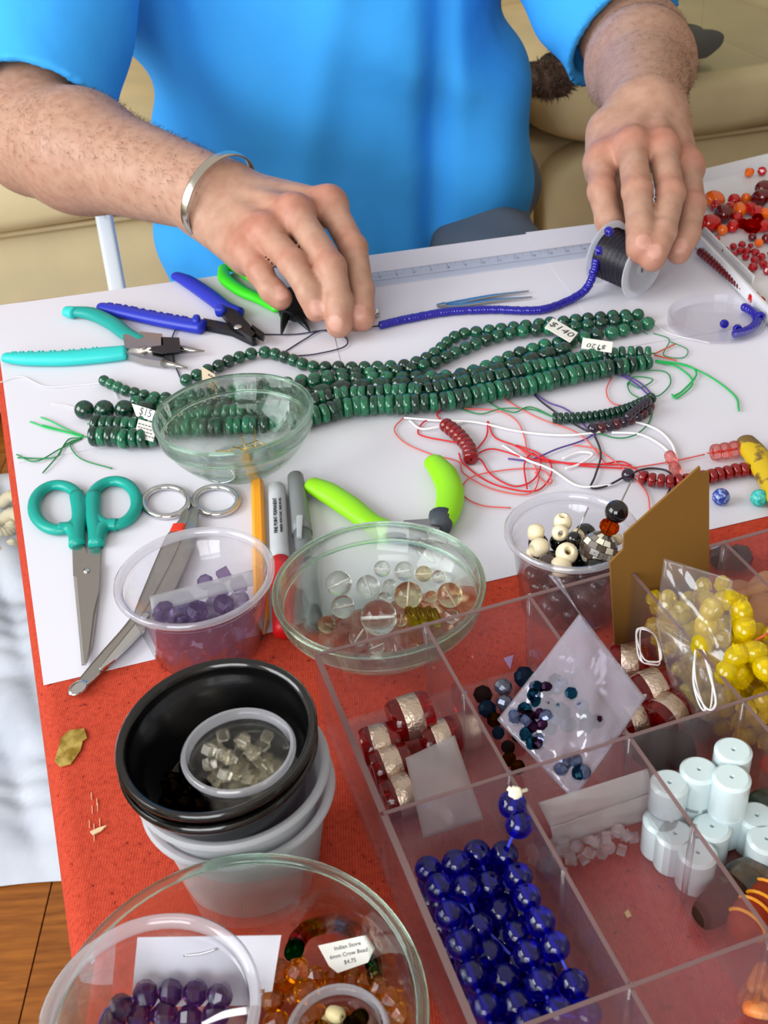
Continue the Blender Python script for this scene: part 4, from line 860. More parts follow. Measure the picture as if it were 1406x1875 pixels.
obj('thread', tube(path, .0004, 4), m_blk, tn); put_beads(tn, path, .0036, .0023, bmesh_of('seed', m_navy), jit=.0002)
obj('thread_end', tube(catm(np.array([P(640, 600, .006), P(670, 599, .004), P(699, 595, .0042)]), 6), .0004, 4), m_blk, tn)
for x, y, h in ((1115, 424, .052), (1096, 459, .044)): inst('loose_bead', bmesh_of('seed', m_navy), D(x, y, .885), tn, q_rand(), .0042)
# ------------------------------------------------------------------ clear round lid with blue beads
lc = P(1311, 594, .0); R_ = .037
obj('round_dish', lathe([(0, .0003), (R_, .0003), (R_+.001, .0012), (R_+.001, .0085), (R_, .0090), (R_-.001, .0085), (R_-.001, .0018), (R_-.004, .0012), (0, .0012)], 64, lc+A(0, 0, .0012)), thin('lid_plastic', (252, 252, 254), .03, (240, 240, 245), .05, 1.0), label='shallow clear plastic round dish holding a few blue beads', cat='dish', smooth=40)
for k in range(21):
    a = math.radians(28-k*6.3) if k < 18 else 0; rr = R_-.0065
    if k < 18: p = lc+A(rr*math.cos(a), rr*math.sin(a), .0058)
    else: p = [P(1326, 593, .006), P(1350, 602, .006), P(1392, 578, .008)][k-18]
    inst('seed_bead', bmesh_of('seed', m_navy), p, None, q_axis((math.sin(a), -math.cos(a), .1)), .0036, 'small dark blue seed bead lying in the clear round dish', 'bead', 'blue seed beads in the dish')
# ------------------------------------------------------------------ white tray of red beads
A0, B0 = P(1268, 452, 0), P(1500, 700, 0); C0, C1 = P(1275, 338, 0), P(1420, 302, 0)
ut = unit(B0-A0); vt = unit(C1-C0); tt = np.linalg.solve(np.stack([ut[:2], -vt[:2]], 1), (C0-A0)[:2]); FLt = A0+ut*tt[0]
m_tray = pm('tray_white', (224, 224, 228), .35, trans=.15, col2=(232, 232, 236), nscale=8)
ttr = thing('bead_tray', (FLt+B0)/2, 'white plastic bead tray full of red beads behind the hand', 'tray')
pn = [FLt, B0, B0+vt*.34, FLt+vt*.34]
obj('floor', prism([p+A(0, 0, .0014) for p in pn], 0, .0018), m_tray, ttr, False)
def bar(a, b, w_, h, z=.0014): d = unit(b-a); n = np.cross((0, 0, 1), d); return prism([a-n*0+A(0, 0, z), b+A(0, 0, z), b+n*w_+A(0, 0, z), a+n*w_+A(0, 0, z)], 0, h)
for a, b in ((FLt, B0), (FLt+vt*.34, FLt), (B0, B0+vt*.34), (B0+vt*.34, FLt+vt*.34)): obj('wall', bar(a, b, .0022, .0135), m_tray, ttr, False)
gi, ge = A0+vt*.016-ut*.05, P(1372, 532, 0)
obj('channel_divider', bar(FLt+vt*.017, FLt+vt*.017+ut*(np.dot(ge-FLt, ut)), .0018, .009), m_tray, ttr, False)
m_r = [pm('bead_red', (176, 10, 12), .1, coat=.5), pm('bead_dkred', (92, 8, 12), .12, coat=.5), pm('bead_orange', (222, 96, 8), .12, coat=.5), clear('bead_ruby', (214, 20, 20), .1), pm('bead_crimson', (150, 6, 22), .08, coat=.6)]
cv = lambda X, Y: (1150+X/4.4643, 280+Y/4.4643)
big_b = [(990, 160, 46, 2, 'facet'), (1095, 150, 44, 0, 'facet'), (705, 380, 75, 2, 'oval'), (720, 430, 50, 0, 'ball'), (865, 385, 55, 0, 'oval'), (960, 375, 45, 2, 'oval'), (1105, 285, 65, 1, 'oval'), (1080, 370, 75, 1, 'oval'), (910, 465, 60, 2, 'oval'), (835, 440, 50, 0, 'facet'), (775, 495, 80, 1, 'oval'), (1000, 455, 60, 0, 'facet'), (1060, 490, 60, 0, 'oval'), (1120, 500, 60, 2, 'facet'), (670, 575, 75, 0, 'oval'), (770, 630, 45, 2, 'ball'), (855, 600, 50, 0, 'oval'), (940, 580, 45, 3, 'facet'), (1010, 600, 60, 3, 'oval'), (1110, 600, 55, 0, 'facet'),
         (720, 705, 34, 0, 'facet'), (1015, 690, 34, 1, 'ball'), (1070, 735, 38, 2, 'facet'), (1130, 700, 40, 1, 'facet'), (795, 795, 30, 4, 'facet'), (860, 765, 32, 4, 'facet'), (930, 750, 32, 4, 'facet'), (860, 830, 34, 4, 'facet'), (915, 800, 32, 4, 'facet'), (970, 805, 34, 4, 'facet'), (960, 850, 30, 4, 'facet'), (1040, 815, 36, 4, 'facet'), (1090, 850, 34, 4, 'facet'), (1035, 880, 36, 4, 'facet'), (1105, 910, 36, 4, 'facet'), (1020, 935, 38, 4, 'facet'), (1140, 960, 38, 4, 'facet'), (1000, 760, 24, 4, 'facet'), (1180, 820, 40, 3, 'facet'), (1200, 600, 60, 0, 'oval'), (1220, 420, 70, 0, 'oval'), (1190, 700, 50, 4, 'oval'), (1230, 900, 40, 4, 'facet'), (1060, 540, 50, 3, 'facet'), (890, 530, 50, 0, 'facet')]
for k, (X, Y, r, c, kd) in enumerate(big_b):
    x, y = cv(X, Y); r = r/4.4643*1.0/2000*1.02
    nm = ['red', 'dark red', 'orange', 'clear ruby', 'crimson'][c]; sz = {'oval': 'oval', 'facet': 'faceted', 'ball': 'round'}[kd]
    inst('tray_bead', bmesh_of(kd, m_r[c]), P(x, y, .0032+r*.92), None, q_axis((rnd.gauss(0, 1), rnd.gauss(0, 1), .2 if kd == 'oval' else rnd.gauss(0, 1))), r, '%s %s glass bead lying in the white tray' % (nm, sz), 'bead', '%s %s beads in the tray' % (nm, sz))
for k in range(15):
    p = P(1283+(1362-1283)*k/14, 462+(528-462)*k/14, .0065); inst('tray_bead', bmesh_of('seed', m_r[1]), p, None, q_axis(ut+A(0, 0, .05)), .0040, 'tiny dark red bead in the channel along the edge of the tray', 'bead', 'dark red beads in the tray channel')
for X, Y, r in ((1030, 1185, 50), (1075, 1215, 45), (1140, 1270, 36)):
    x, y = cv(X, Y); inst('tray_bead', bmesh_of('facet', m_r[0]), P(x, y, .008), None, q_rand(), r/4.4643/2000*.95, 'large red faceted bead in the near corner of the tray', 'bead', 'red beads in the near tray corner')
# ================================================================== bowls and cups with their contents
m_glass = clear('bowl_glass', (250, 254, 251), .36, 0., 1.46)
def bowl_prof(R, h): return [(0, 0), (.46*R, 0), (.50*R, .015*h), (.52*R, .05*h), (.70*R, .22*h), (.85*R, .47*h), (.915*R, .66*h), (.955*R, .69*h), (.965*R, .74*h), (.985*R, .97*h), (.97*R, 1.0*h), (.95*R, .98*h), (.925*R, .74*h), (.89*R, .66*h), (.80*R, .45*h), (.64*R, .24*h), (.48*R, .13*h), (.30*R, .10*h), (0, .095*h)]
def innerz(R, h): 
    xs = [0, .30*R, .48*R, .64*R, .80*R, .89*R, .925*R, .95*R]; zs = [.095*h, .10*h, .13*h, .24*h, .45*h, .66*h, .74*h, .98*h]
    return lambda rho: float(np.interp(rho, xs, zs))
def center(x, y, h, z=.0012): p = P(x, y, h); return A(p[0], p[1], TZ+z)
m_rimg = clear('bowl_rim_glass', (243, 252, 246), .12, 0., 1.48)
def glass_rim(t, c, r, h, q): obj('rim', lathe([(r+q*math.cos(a), h-.0004+q*.8*math.sin(a)) for a in np.linspace(0, 6.283, 11)[:-1]], 80, c), m_rimg, t)
def glass_bowl(x, y, R, h, label):
    c = center(x, y, h); t = thing('glass_bowl', c, label, 'bowl'); obj('body', lathe(bowl_prof(R, h), 72, c), m_glass, t, 55)
    glass_rim(t, c, R*.967, h, .0017); obj('band', lathe([(R*.925+q*math.cos(a), .70*h+q*math.sin(a)) for q in [.0012] for a in np.linspace(0, 6.283, 9)[:-1]], 72, c), m_rimg, t); return c, innerz(R, h)
def settle(c, fz, x, y, r, extra=0., base=0.):
    "height of a bead of radius r seen at x, y that rests in a vessel of inner profile fz round c"
    hgt = r+.004
    for _ in range(30): p = P(x, y, hgt); rho = math.hypot(p[0]-c[0], p[1]-c[1]); hgt = .6*hgt+.4*(c[2]-TZ+fz(rho)+r*1.12+extra)
    return P(x, y, hgt)
class Pile:
    "drop spheres one by one into a vessel or cell"
    def __init__(s, floor, inside, seed=1): s.f, s.i, s.b, s.r = floor, inside, [], random.Random(seed)
    def add(s, p, r): s.b.append((np.asarray(p, float), r))
    def drop(s, r, tries=14):
        best = None
        for _ in range(tries):
            x, y = s.i(s.r, r); z = s.f(x, y)+r
            for q, rr in s.b:
                d2 = (q[0]-x)**2+(q[1]-y)**2; R = r+rr
                if d2 < R*R: z = max(z, q[2]+math.sqrt(R*R-d2))
            if best is None or z < best[2]: best = (x, y, z)
        s.b.append((np.array(best), r)); return np.array(best)
def in_disc(c, R): 
    def f(r, rad):
        a, q = r.uniform(0, 6.283), max(0, R-rad)*math.sqrt(r.random()); return c[0]+q*math.cos(a), c[1]+q*math.sin(a)
    return f
# small glass bowl with gold head pins
cS, fS = glass_bowl(427, 757, .0540, .041, 'small clear glass bowl holding gold pins over the green strands')
m_gold = pm('gold_wire', (206, 170, 80), .25, 1.0)
for k in range(16):
    a = rnd.uniform(0, 3.1); p = cS+A(.012*rnd.gauss(0, 1), .007*rnd.gauss(0, 1)-.004, .0052+.0004*k); d = A(math.cos(a), math.sin(a)*.6, rnd.uniform(-.02, .06) if k < 13 else .5); L_ = rnd.uniform(.009, .015)
    if k in (3, 7): pts = [p+A(.003*math.cos(q), .003*math.sin(q), 0) for q in np.linspace(0, 5.2, 12)]
    else: pts = [p-d*L_, p, p+d*L_]
    obj('head_pin', join(tube(pts, .00035, 5), lathe([(0, 0), (.0008, 0), (.0008, .0004), (0, .0004)], 8, pts[0], q_axis(d))) if k not in (3, 7) else tube(pts, .0004, 5), m_gold, label='thin gold head pin lying in the small glass bowl' if k not in (3, 7) else 'tiny gold jump ring among the pins in the small glass bowl', cat='pin' if k not in (3, 7) else 'ring', group='gold pins in the small bowl' if k not in (3, 7) else 'gold rings in the small bowl')
# large glass bowl with clear beads
cB, fB = glass_bowl(693, 1073, .0568, .036, 'large clear glass bowl of transparent round beads')
m_crys = clear('crystal', (250, 250, 248), .16, 0., 1.47); m_crysw = clear('crystal_warm', (248, 240, 222), .16, 0., 1.47); m_frost = pm('bead_core', (235, 235, 232), .4)
def drilled(mat): return bmesh_of('drill', mat) if ('drill', mat.name) in BALL else BALL.setdefault(('drill', mat.name), meshdata('drilled_bead', join(xf(ball(24, 16), None)), mat, True))
hole = meshdata('drill_hole', tube([A(0, 0, -.94), A(0, 0, .94)], .07, 8, caps=True), m_frost, 40)
for k, (X, Y, r, w_) in enumerate([(470, 465, 88, 0), (650, 485, 82, 0), (735, 375, 57, 0), (870, 388, 66, 0), (990, 405, 56, 1), (1082, 422, 46, 0), (1150, 535, 84, 1), (895, 537, 94, 1), (715, 672, 118, 0), (495, 606, 78, 0), (395, 715, 58, 1), (785, 480, 50, 0), (750, 560, 50, 0), (1037, 545, 42, 1), (590, 790, 62, 0), (700, 850, 52, 0), (1160, 665, 48, 0), (850, 690, 42, 1), (820, 880, 46, 0), (930, 870, 44, 1)]):
    x, y = 480+X/3.348, 930+Y/3.348; r = r/3.348*.56/2000; t = inst('clear_bead', drilled(m_crysw if w_ else m_crys), settle(cB, fB, x, y, r), None, q_rand(), r, ['colourless round glass bead in the large glass bowl', 'faintly amber tinted round glass bead in the large glass bowl'][w_], 'bead', ['colourless beads in the large bowl', 'tinted beads in the large bowl'][w_])
    o = bpy.data.objects.new('drill_hole', hole); COL.objects.link(o); o.parent = t
m_lemon = clear('lemon_glass', (236, 232, 150), .2)
for k in range(6): inst('flat_bead', bmesh_of('rond', m_lemon, .4), settle(cB, fB, 752+9*k, 1128+3*(k % 2), .0055), None, q_axis(A(1, .25, .15)), .0058, 'thin lemon tinted disc bead in a row inside the large bowl', 'bead', 'lemon discs in the large bowl')
# ------------------------------------------------------------------ deli cups
m_cup = thin('cup_plastic', (251, 251, 253), .03, (236, 236, 242), .08, 1.3); m_rim = thin('cup_rim', (248, 248, 252), .30, (240, 240, 246), .08, 1.5); m_tub = pm('tub_white', (232, 234, 238), .35, trans=.0, sss=.0)
def cup(name, c, R, Rb, h, mat, label, cat='cup', lip=.0035, tilt=None, t=.0009, seg=64, group=None, rimmat=None):
    wall = [(0, 0), (Rb-.002, 0), (Rb, .0015), (R-lip-.001, h-.008), (R-lip, h-.0075), (R-lip*.9, h-.0045), (R-lip*.9-t, h-.0045), (R-lip-t, h-.007), (R-lip-.001-t*1.4, h-.0085), (Rb-t, .0024), (Rb-.003, .001+t), (0, .001+t)]
    rim = [(R-lip*.9-t, h-.0045), (R-lip*.9, h-.0045), (R-.0006, h-.0036), (R, h-.0022), (R, h-.001), (R-.0010, h), (R-.0022, h-.0002), (R-lip, h-.0008), (R-lip-t, h-.0035)]
    root = thing(name, c, label, cat, group); obj('wall', lathe(wall, seg, c, tilt), mat, root, 50)
    obj('rim', lathe(rim, seg, c, tilt), rimmat or mat, root, 50); return root
def coneinside(c, R, Rb, h): return lambda r, rad: in_disc(c, Rb+(R-Rb)*.2-.001)(r, rad)
# amethyst cup
cA = center(356, 1053, .048); RA, RbA, hA = .0425, .0305, .048
cup('plastic_cup', cA, RA, RbA, hA, m_cup, 'clear plastic cup of purple stones in front of the bandage scissors', rimmat=m_rim)
m_ame = clear('amethyst', (212, 200, 220), .45, 0., 1.4, milk=.14, milkcol=(140, 120, 160))
pl = Pile(lambda x, y: cA[2]+.003, in_disc(cA, RbA+.002), 3)
for k in range(40):
    r = rnd.uniform(.0045, .0068); p = pl.drop(r*.92, 8); inst('purple_stone', bmesh_of('facet', m_ame) if k % 3 else bmesh_of('cube', m_ame), p, None, q_rand(), r if k % 3 else r*.75, 'pale purple faceted stone in the clear plastic cup' if k % 3 else 'pale purple square cut stone in the clear plastic cup', 'stone', 'purple stones in the cup' if k % 3 else 'square purple stones in the cup')
m_bag = thin('bag_film', (251, 251, 253), .07, (232, 230, 240), .12, 1.1, bump=.5, bscale=45); m_strip = thin('bag_strip', (236, 236, 240), .42, (226, 226, 230), .25, .7)
def sheet_mesh(corners, nx=16, ny=16, bulge=0., nrm=None, wr=.0, seed=0, th=.0002):
    "film between four corner points (00, 10, 11, 01)"
    c = [np.asarray(q, float) for q in corners]; r = np.random.RandomState(seed); ph = r.rand(8)*6.28; n = unit(np.cross(c[1]-c[0], c[3]-c[0])) if nrm is None else unit(nrm); V = []; F = []
    for sgn in (0, 1):
        for j in range(ny+1):
            for i in range(nx+1):
                u, v = i/nx, j/ny; p = c[0]*(1-u)*(1-v)+c[1]*u*(1-v)+c[2]*u*v+c[3]*(1-u)*v
                b = bulge*math.sin(math.pi*u)*math.sin(math.pi*v)+wr*(math.sin(7*u+5*v+ph[0])+.7*math.sin(13*v-9*u+ph[1])+.5*math.sin(21*u+ph[2]+4*math.sin(5*v+ph[3])))*min(1, 6*min(u, 1-u, v, 1-v)+.25)
                V.append(p+n*(b-sgn*th))
    m = (nx+1)*(ny+1)
    for j in range(ny):
        for i in range(nx): a = j*(nx+1)+i; F += [(a, a+1, a+nx+2, a+nx+1), (m+a+nx+1, m+a+nx+2, m+a+1, m+a)]
    for i in range(nx): F += [(i, m+i, m+i+1, i+1), (ny*(nx+1)+i+1, m+ny*(nx+1)+i+1, m+ny*(nx+1)+i, ny*(nx+1)+i)]
    for j in range(ny): a = j*(nx+1); F += [(a+nx+1, m+a+nx+1, m+a, a), (a+nx, m+a+nx, m+a+2*nx+1, a+2*nx+1)]
    return V, F
tbg = thing('plastic_bag', cA+A(0, 0, .02), 'small clear zip bag with frosted strip inside the purple stone cup', 'bag')
q0, q1, q2, q3 = P(274, 1092, .036), P(463, 1043, .036), P(464, 1072, .030), P(278, 1122, .030)
obj('strip', sheet_mesh([q0, q1, q2, q3], 14, 4, 0, None, .0004, 1), m_strip, tbg); obj('film', sheet_mesh([q3, q2, P(440, 1125, .022), P(290, 1150, .022)], 14, 10, .001, None, .0012, 2), m_bag, tbg)
# cup of wooden and shell beads
cW = center(1046, 970, .052); RW, RbW, hW = .0355, .0265, .052
cup('plastic_cup', cW, RW, RbW, hW, m_cup, 'clear plastic cup of cream and black beads beside the brown card', rimmat=m_rim)
m_cream = pm('cream_wood', (232, 218, 182), .35, coat=.2); m_jet = pm('jet', (16, 14, 16), .08, coat=.5); m_smoke = pm('smoky', (70, 54, 52), .15, coat=.4); m_amber = clear('amber_glass', (222, 130, 30), .2)
pl = Pile(lambda x, y: cW[2]+.003, in_disc(cW, RbW), 5)
for k in range(34):
    r = rnd.uniform(.0050, .0062); p = pl.drop(r); j = k % 3; inst('dark_bead', bmesh_of('ball', m_jet) if j else bmesh_of('donut', m_smoke), p, None, q_rand(), r, ['smoky brown ring bead at the bottom of the cream bead cup', 'black round bead at the bottom of the cream bead cup'][j > 0], 'bead', ['smoky beads in the cream bead cup', 'black beads in the cream bead cup'][j > 0])
cv2 = lambda X, Y: (920+X/5.4077, 860+Y/5.4077)
for k, (X, Y, r, hh, ax_) in enumerate([(330, 625, 95, .044, (1, -.3, 0)), (365, 770, 100, .042, (-1, -.4, .1)), (597, 520, 95, .046, (0, 0, 1)), (570, 625, 88, .045, (0, -1, .5)), (735, 660, 80, .042, (1, 0, 1)), (635, 830, 112, .045, (.1, -.6, .8)), (580, 960, 108, .041, (1, .2, 0)), (800, 710, 50, .041, (0, 1, 0)), (1130, 690, 62, .043, (1, 0, 0)), (280, 820, 50, .037, (1, 0, 0))]):
    x, y = cv2(X, Y); inst('cream_bead', bmesh_of('donut', m_cream), P(x, y, hh), None, q_axis(A(*ax_)), r/5.4077*.575/2000, 'cream wooden bead with a drilled hole heaped in the plastic cup', 'bead', 'cream beads in the plastic cup')
# checkered shell bead: shell tiles set in a dark body
x, y = cv2(950, 790); pc = P(x, y, .043); rc = 190/5.4077*.575/2000
ck = thing('shell_bead', pc-A(0, 0, rc), 'large checkered mother of pearl bead on a pin in the plastic cup', 'bead'); qk = q_axis(P(cv2(1060, 560)[0], cv2(1060, 560)[1], .055)-pc); Rk = np.array(qk.to_matrix())
obj('core', xf(ball(24, 16), Rk, pc, rc*.965), pm('shell_grout', (30, 24, 22), .3), ck)
m_sh = [pm('shell_white', (226, 220, 196), .2, coat=.5), pm('shell_grey', (120, 112, 104), .2, coat=.5), pm('shell_brown', (74, 60, 52), .2, coat=.5)]
for i in range(7):
    b0, b1 = -math.pi/2+.34+i*.352, -math.pi/2+.34+(i+1)*.352-.035
    for j in range(12):
        a0 = (j+.5*(i % 2))*math.pi/6; a1 = a0+math.pi/6-.05; V = []
        for s_ in (1.0, .94):
            for bb, aa in ((b0, a0), (b0, a1), (b1, a1), (b1, a0)): V.append(A(math.cos(bb)*math.cos(aa), math.cos(bb)*math.sin(aa), math.sin(bb))*s_)
        obj('shell_tile', xf((V, [(0, 1, 2, 3), (7, 6, 5, 4), (0, 4, 5, 1), (1, 5, 6, 2), (2, 6, 7, 3), (3, 7, 4, 0)]), Rk, pc, rc), m_sh[(i+j+(j*i) % 2) % 3], ck, False)
axk = Rk@A(0, 0, 1); pj = pc+axk*(rc+.0125); obj('jet_bead', xf(ball(20, 12), None, pj, .0062), m_jet, ck); obj('amber_bead', xf(facet(10), Rk, pc+axk*(rc+.0035), .0054), m_amber, ck, False)
obj('pin', tube([pc, pj+axk*.018], .00045, 6), m_steel, ck)
pk = [P(1051, 987, .045), P(1077, 929, .062)]
dp = thing('head_pin', pk[0], 'upright steel pin with a black bead in the plastic cup', 'pin'); obj('wire', tube(pk, .0004, 6), m_steel, dp); obj('bead', xf(ball(), None, pk[0], .0042), m_jet, dp)
# ------------------------------------------------------------------ stack of tubs and black bowls
hK = .085; cK = center(403, 1334, hK); tl = Quaternion((1, 0, 0), math.radians(4)) @ Quaternion((0, 1, 0), math.radians(-2))
m_tubm = clear('tub_milk', (238, 240, 244), .3, .2, milk=.72, milkcol=(228, 230, 234)); m_blk2 = pm('black_plastic', (10, 10, 11), .16, coat=.4)
Rk2 = .0402
cup('plastic_tub', cK+A(.002, .0, 0), .0405, .029, .050, m_tubm, 'lower translucent white plastic tub under the black bowls', 'tub', group='white tubs in the stack')
cup('plastic_tub', cK+A(.001, .0, .012), .0405, .029, .050, m_tubm, 'upper translucent white plastic tub directly under the black bowls', 'tub', group='white tubs in the stack')
cup('black_bowl', cK+A(-.0005, 0, .040), Rk2, .0300, .038, m_blk2, 'lower glossy black plastic bowl of the nested pair', 'bowl', group='nested black bowls', tilt=tl)
cup('black_bowl', cK+A(0, 0, .047), Rk2, .0300, .038, m_blk2, 'upper glossy black plastic bowl holding a small cup of crystal cubes', 'bowl', group='nested black bowls', tilt=tl)
zb = cK[2]+.0495
pcu = P(434, 1362, .084); cC = A(pcu[0], pcu[1], zb+.0012); cC[2] = zb+.001; hC = .030
cup('sauce_cup', cC, .0228, .0170, hC, m_cup, 'small clear plastic cup of crystal cubes standing in the black bowl', 'cup', lip=.0022, seg=48, rimmat=m_rim)
pl = Pile(lambda x, y: cC[2]+.002, in_disc(cC, .0178), 8); m_cube = clear('crystal_cube', (253, 251, 244), .5, 0., 1.5, milk=.04, milkcol=(240, 236, 220))
cub = meshdata('crystal_cube', box((0, 0, 0), (1.5, 1.5, 1.5)), m_cube, False); bev = bmesh.new(); bev.from_mesh(cub); bmesh.ops.bevel(bev, geom=bev.edges[:], offset=.18, segments=1, affect='EDGES'); bev.to_mesh(cub); bev.free()
for k in range(58):
    r = .0036; p = pl.drop(r*.86, 5)
    if p[2] > cC[2]+hC+.004: continue
    inst('crystal_cube', cub, p, None, q_rand(), r*.82, 'clear crystal cube bead heaped in the small cup', 'bead', 'crystal cubes in the small cup')
cD = A(cK[0], cK[1], zb); pl = Pile(lambda x, y: zb+.0015, lambda r, rad: (cK[0]+r.uniform(-.024, -.012), cK[1]+r.uniform(-.016, .004)), 9); m_smq = clear('smoky_quartz', (120, 92, 60), .15)
for k in range(9): p = pl.drop(.0036); inst('smoky_bead', bmesh_of('donut', m_smq), p, None, q_rand(), .0042, 'smoky brown glass ring bead loose in the black bowl', 'bead', 'smoky beads in the black bowl')
# ------------------------------------------------------------------ large bowl at the near edge
hG = .052; cG = center(432, 1862, hG); RG = .0655
tgb = thing('glass_bowl', cG, 'wide clear glass bowl nearest the camera with amber beads and a cup', 'bowl'); glass_rim(tgb, cG, RG*.965, hG, .0022)
obj('body', lathe([(0, 0), (.62*RG, 0), (.66*RG, .002), (.80*RG, .010), (.92*RG, .028), (.97*RG, hG-.004), (1.0*RG, hG-.0015), (.98*RG, hG), (.94*RG, hG-.0008), (.925*RG, hG-.005), (.885*RG, .028), (.76*RG, .013), (.62*RG, .0055), (0, .005)], 80, cG), m_glass, tgb, 55)
# plastic cup in it
pu = P(275, 1852, .066); cU = A(pu[0], pu[1], TZ+.0075)
cup('plastic_cup', cU, .0365, .0265, .060, m_cup, 'clear plastic cup of dark purple beads standing in the wide glass bowl', rimmat=m_rim)
m_pur = pm('dark_amethyst', (96, 50, 120), .04, trans=.86, ior=1.5)
tpu = thing('purple_bead_strand', cU+A(0, 0, .01), 'strand of dark purple faceted beads inside the near plastic cup', 'bead strand')
cv3 = lambda X, Y: (60+X/1.9, 1550+Y/1.9)
pp = [cv3(*q)+(.034,) for q in ((310, 560), (345, 540), (390, 515), (450, 508), (505, 508), (560, 510), (610, 512), (665, 525), (715, 550))]
put_beads(tpu, catm(np.array([P(*q) for q in pp]), 8), .0052, .0092, bmesh_of('facet', m_pur)); 
pp = [cv3(*q)+(.030,) for q in ((280, 605), (340, 590), (405, 588), (470, 590), (540, 600), (600, 590), (670, 585), (720, 590))]
put_beads(tpu, catm(np.array([P(*q) for q in pp]), 8), .0054, .0094, bmesh_of('facet', m_pur))
obj('thread', tube(catm(np.array([P(*(cv3(*q)+(.036,))) for q in ((230, 618), (250, 575), (290, 545), (350, 527))]), 8), .0005, 5), m_purp, tpu)
for k in range(3): obj('cord', tube(catm(np.array([P(*(cv3(590+6*k, 618-3*k)+(.042,))), P(*(cv3(670, 590-6*k)+(.043,))), P(*(cv3(750, 576-6*k)+(.043,)))]), 6), .0007, 5), m_whc, tpu)
# white card with a staple
m_lab = pm('label_card', (222, 222, 230), .7); k0, k1, k2, k3 = P(252, 1716, .050), P(515, 1712, .050), P(506, 1842, .018), P(240, 1842, .018)
tcd = thing('header_card', (k2+k3)/2, 'white header card with a metal staple inside the wide glass bowl', 'card'); nn = unit(np.cross(k1-k0, k3-k0)); nn = nn if nn@DV > 0 else -nn
k2 = k1+k3-k0; obj('card', prism([k0, k1, k2, k3], 0, .0004, nn), m_lab, tcd, False); obj('staple', tube(catm(np.array([k0+(k1-k0)*.34+(k3-k0)*.25+nn*.0006, k0+(k1-k0)*.46+(k3-k0)*.22+nn*.0009, k0+(k1-k0)*.57+(k3-k0)*.16+nn*.0006]), 5), .0005, 5), m_chrome, tcd)
# amber strands, colour bead loop with tag, small cup of mixed beads
m_amb = pm('amber_facet', (214, 120, 12), .04, trans=.86, ior=1.5)
tam = thing('amber_bead_strand', cG+A(.02, .01, .006), 'strand of amber brown faceted beads coiled in the wide glass bowl', 'bead strand')
put_beads(tam, catm(np.array([P(*(cv3(*q)+(hh,))) for q, hh in (((800, 470), .024), ((840, 440), .028), ((890, 420), .030), ((930, 440), .030), ((950, 500), .026), ((970, 560), .022), ((985, 610), .020))]), 8), .0050, .0082, bmesh_of('facet', m_amb))
put_beads(tam, catm(np.array([P(*(cv3(*q)+(hh,))) for q, hh in (((845, 610), .018), ((830, 550), .020), ((850, 490), .020), ((900, 470), .020), ((930, 530), .017))]), 8), .0050, .0082, bmesh_of('facet', m_amb))
put_beads(tam, catm(np.array([P(*(cv3(*q)+(hh,))) for q, hh in (((985, 460), .014), ((1050, 455), .012), ((1130, 465), .014), ((1200, 490), .020), ((1250, 530), .024), ((1290, 590), .026))]), 8), .0048, .0080, bmesh_of('facet', m_amb))
tlp = thing('crow_bead_string', cG+A(.03, .03, .012), 'string of mixed colour glass crow beads with a printed price tag', 'bead strand'); m_grn = clear('green_glass', (20, 130, 50), .1)
lcol = [((910, 360), m_grn), ((925, 322), clear('rose_glass', (226, 130, 140), .15)), ((955, 290), clear('honey_glass', (214, 160, 20), .15)), ((988, 275), clear('yellow_glass', (226, 196, 60), .15)), ((1022, 268), clear('blush_glass', (244, 214, 214), .2)), ((1055, 258), m_crys), ((1095, 270), clear('ice_glass', (170, 196, 236), .15)), ((1130, 288), clear('orange_glass', (226, 100, 20), .1)), ((1182, 370), m_rbead), ((1190, 408), m_grn), ((1195, 445), clear('straw_glass', (230, 210, 150), .2))]
for k, (q, mt) in enumerate(lcol):
    p = P(*(cv3(*q)+(.022,))); n_ = lcol[min(k+1, 10)][0]; l_ = lcol[max(k-1, 0)][0]; d_ = P(*(cv3(*n_)+(.022,)))-P(*(cv3(*l_)+(.022,))); inst('crow_bead', bmesh_of('barrel', mt), p, tlp, q_axis(d_), .0040)
obj('string', tube(catm(np.array([P(*(cv3(*q)+(.022,))) for q, m in lcol]), 6), .0005, 5), m_whc, tlp)
tc_ = [P(*(cv3(*q)+(h_,))) for q, h_ in (((992, 345), .032), ((1160, 308), .032), ((1190, 355), .028), ((1165, 400), .024), ((1060, 440), .024), ((1030, 415), .026))]
ctr = np.mean(tc_, 0); r_ = unit(tc_[1]-tc_[0]); n_ = unit(np.cross(r_, tc_[4]-tc_[0])); n_ = n_ if n_@DV > 0 else -n_; u_ = np.cross(n_, r_)
tc_ = [p-n_*((p-ctr)@n_) for p in tc_]; tgo = obj('price_tag', prism(tc_, 0, .0004, n_), m_card, tlp, False, label='white tag printed Indian Store 6mm Crow Bead $4.75')
for tx, off in (('Indian Store', .0034), ('6mm Crow Bead', .0006), ('$4.75', -.0022)): obj('print', text_mesh(tx, .0021, np.stack([r_, u_, n_], 1), ctr+n_*.0005+u_*off, .00003), m_inkd, tgo)
pm_ = P(618, 1890, .030); cM = A(pm_[0], pm_[1], TZ+.0075)
cup('sauce_cup', cM, .0185, .0140, .024, m_cup, 'small clear cup of mixed brown and green beads in the wide glass bowl', 'cup', lip=.002, seg=48, rimmat=m_rim)
pl = Pile(lambda x, y: cM[2]+.002, in_disc(cM, .0145), 12); mm = [m_amb, clear('olive_glass', (130, 120, 40), .15), m_smq, pm('bone', (206, 190, 140), .4), clear('topaz', (190, 150, 70), .15), clear('sea_glass', (90, 170, 140), .2)]
nmix = ['amber', 'olive', 'smoky brown', 'bone coloured', 'topaz', 'sea green']
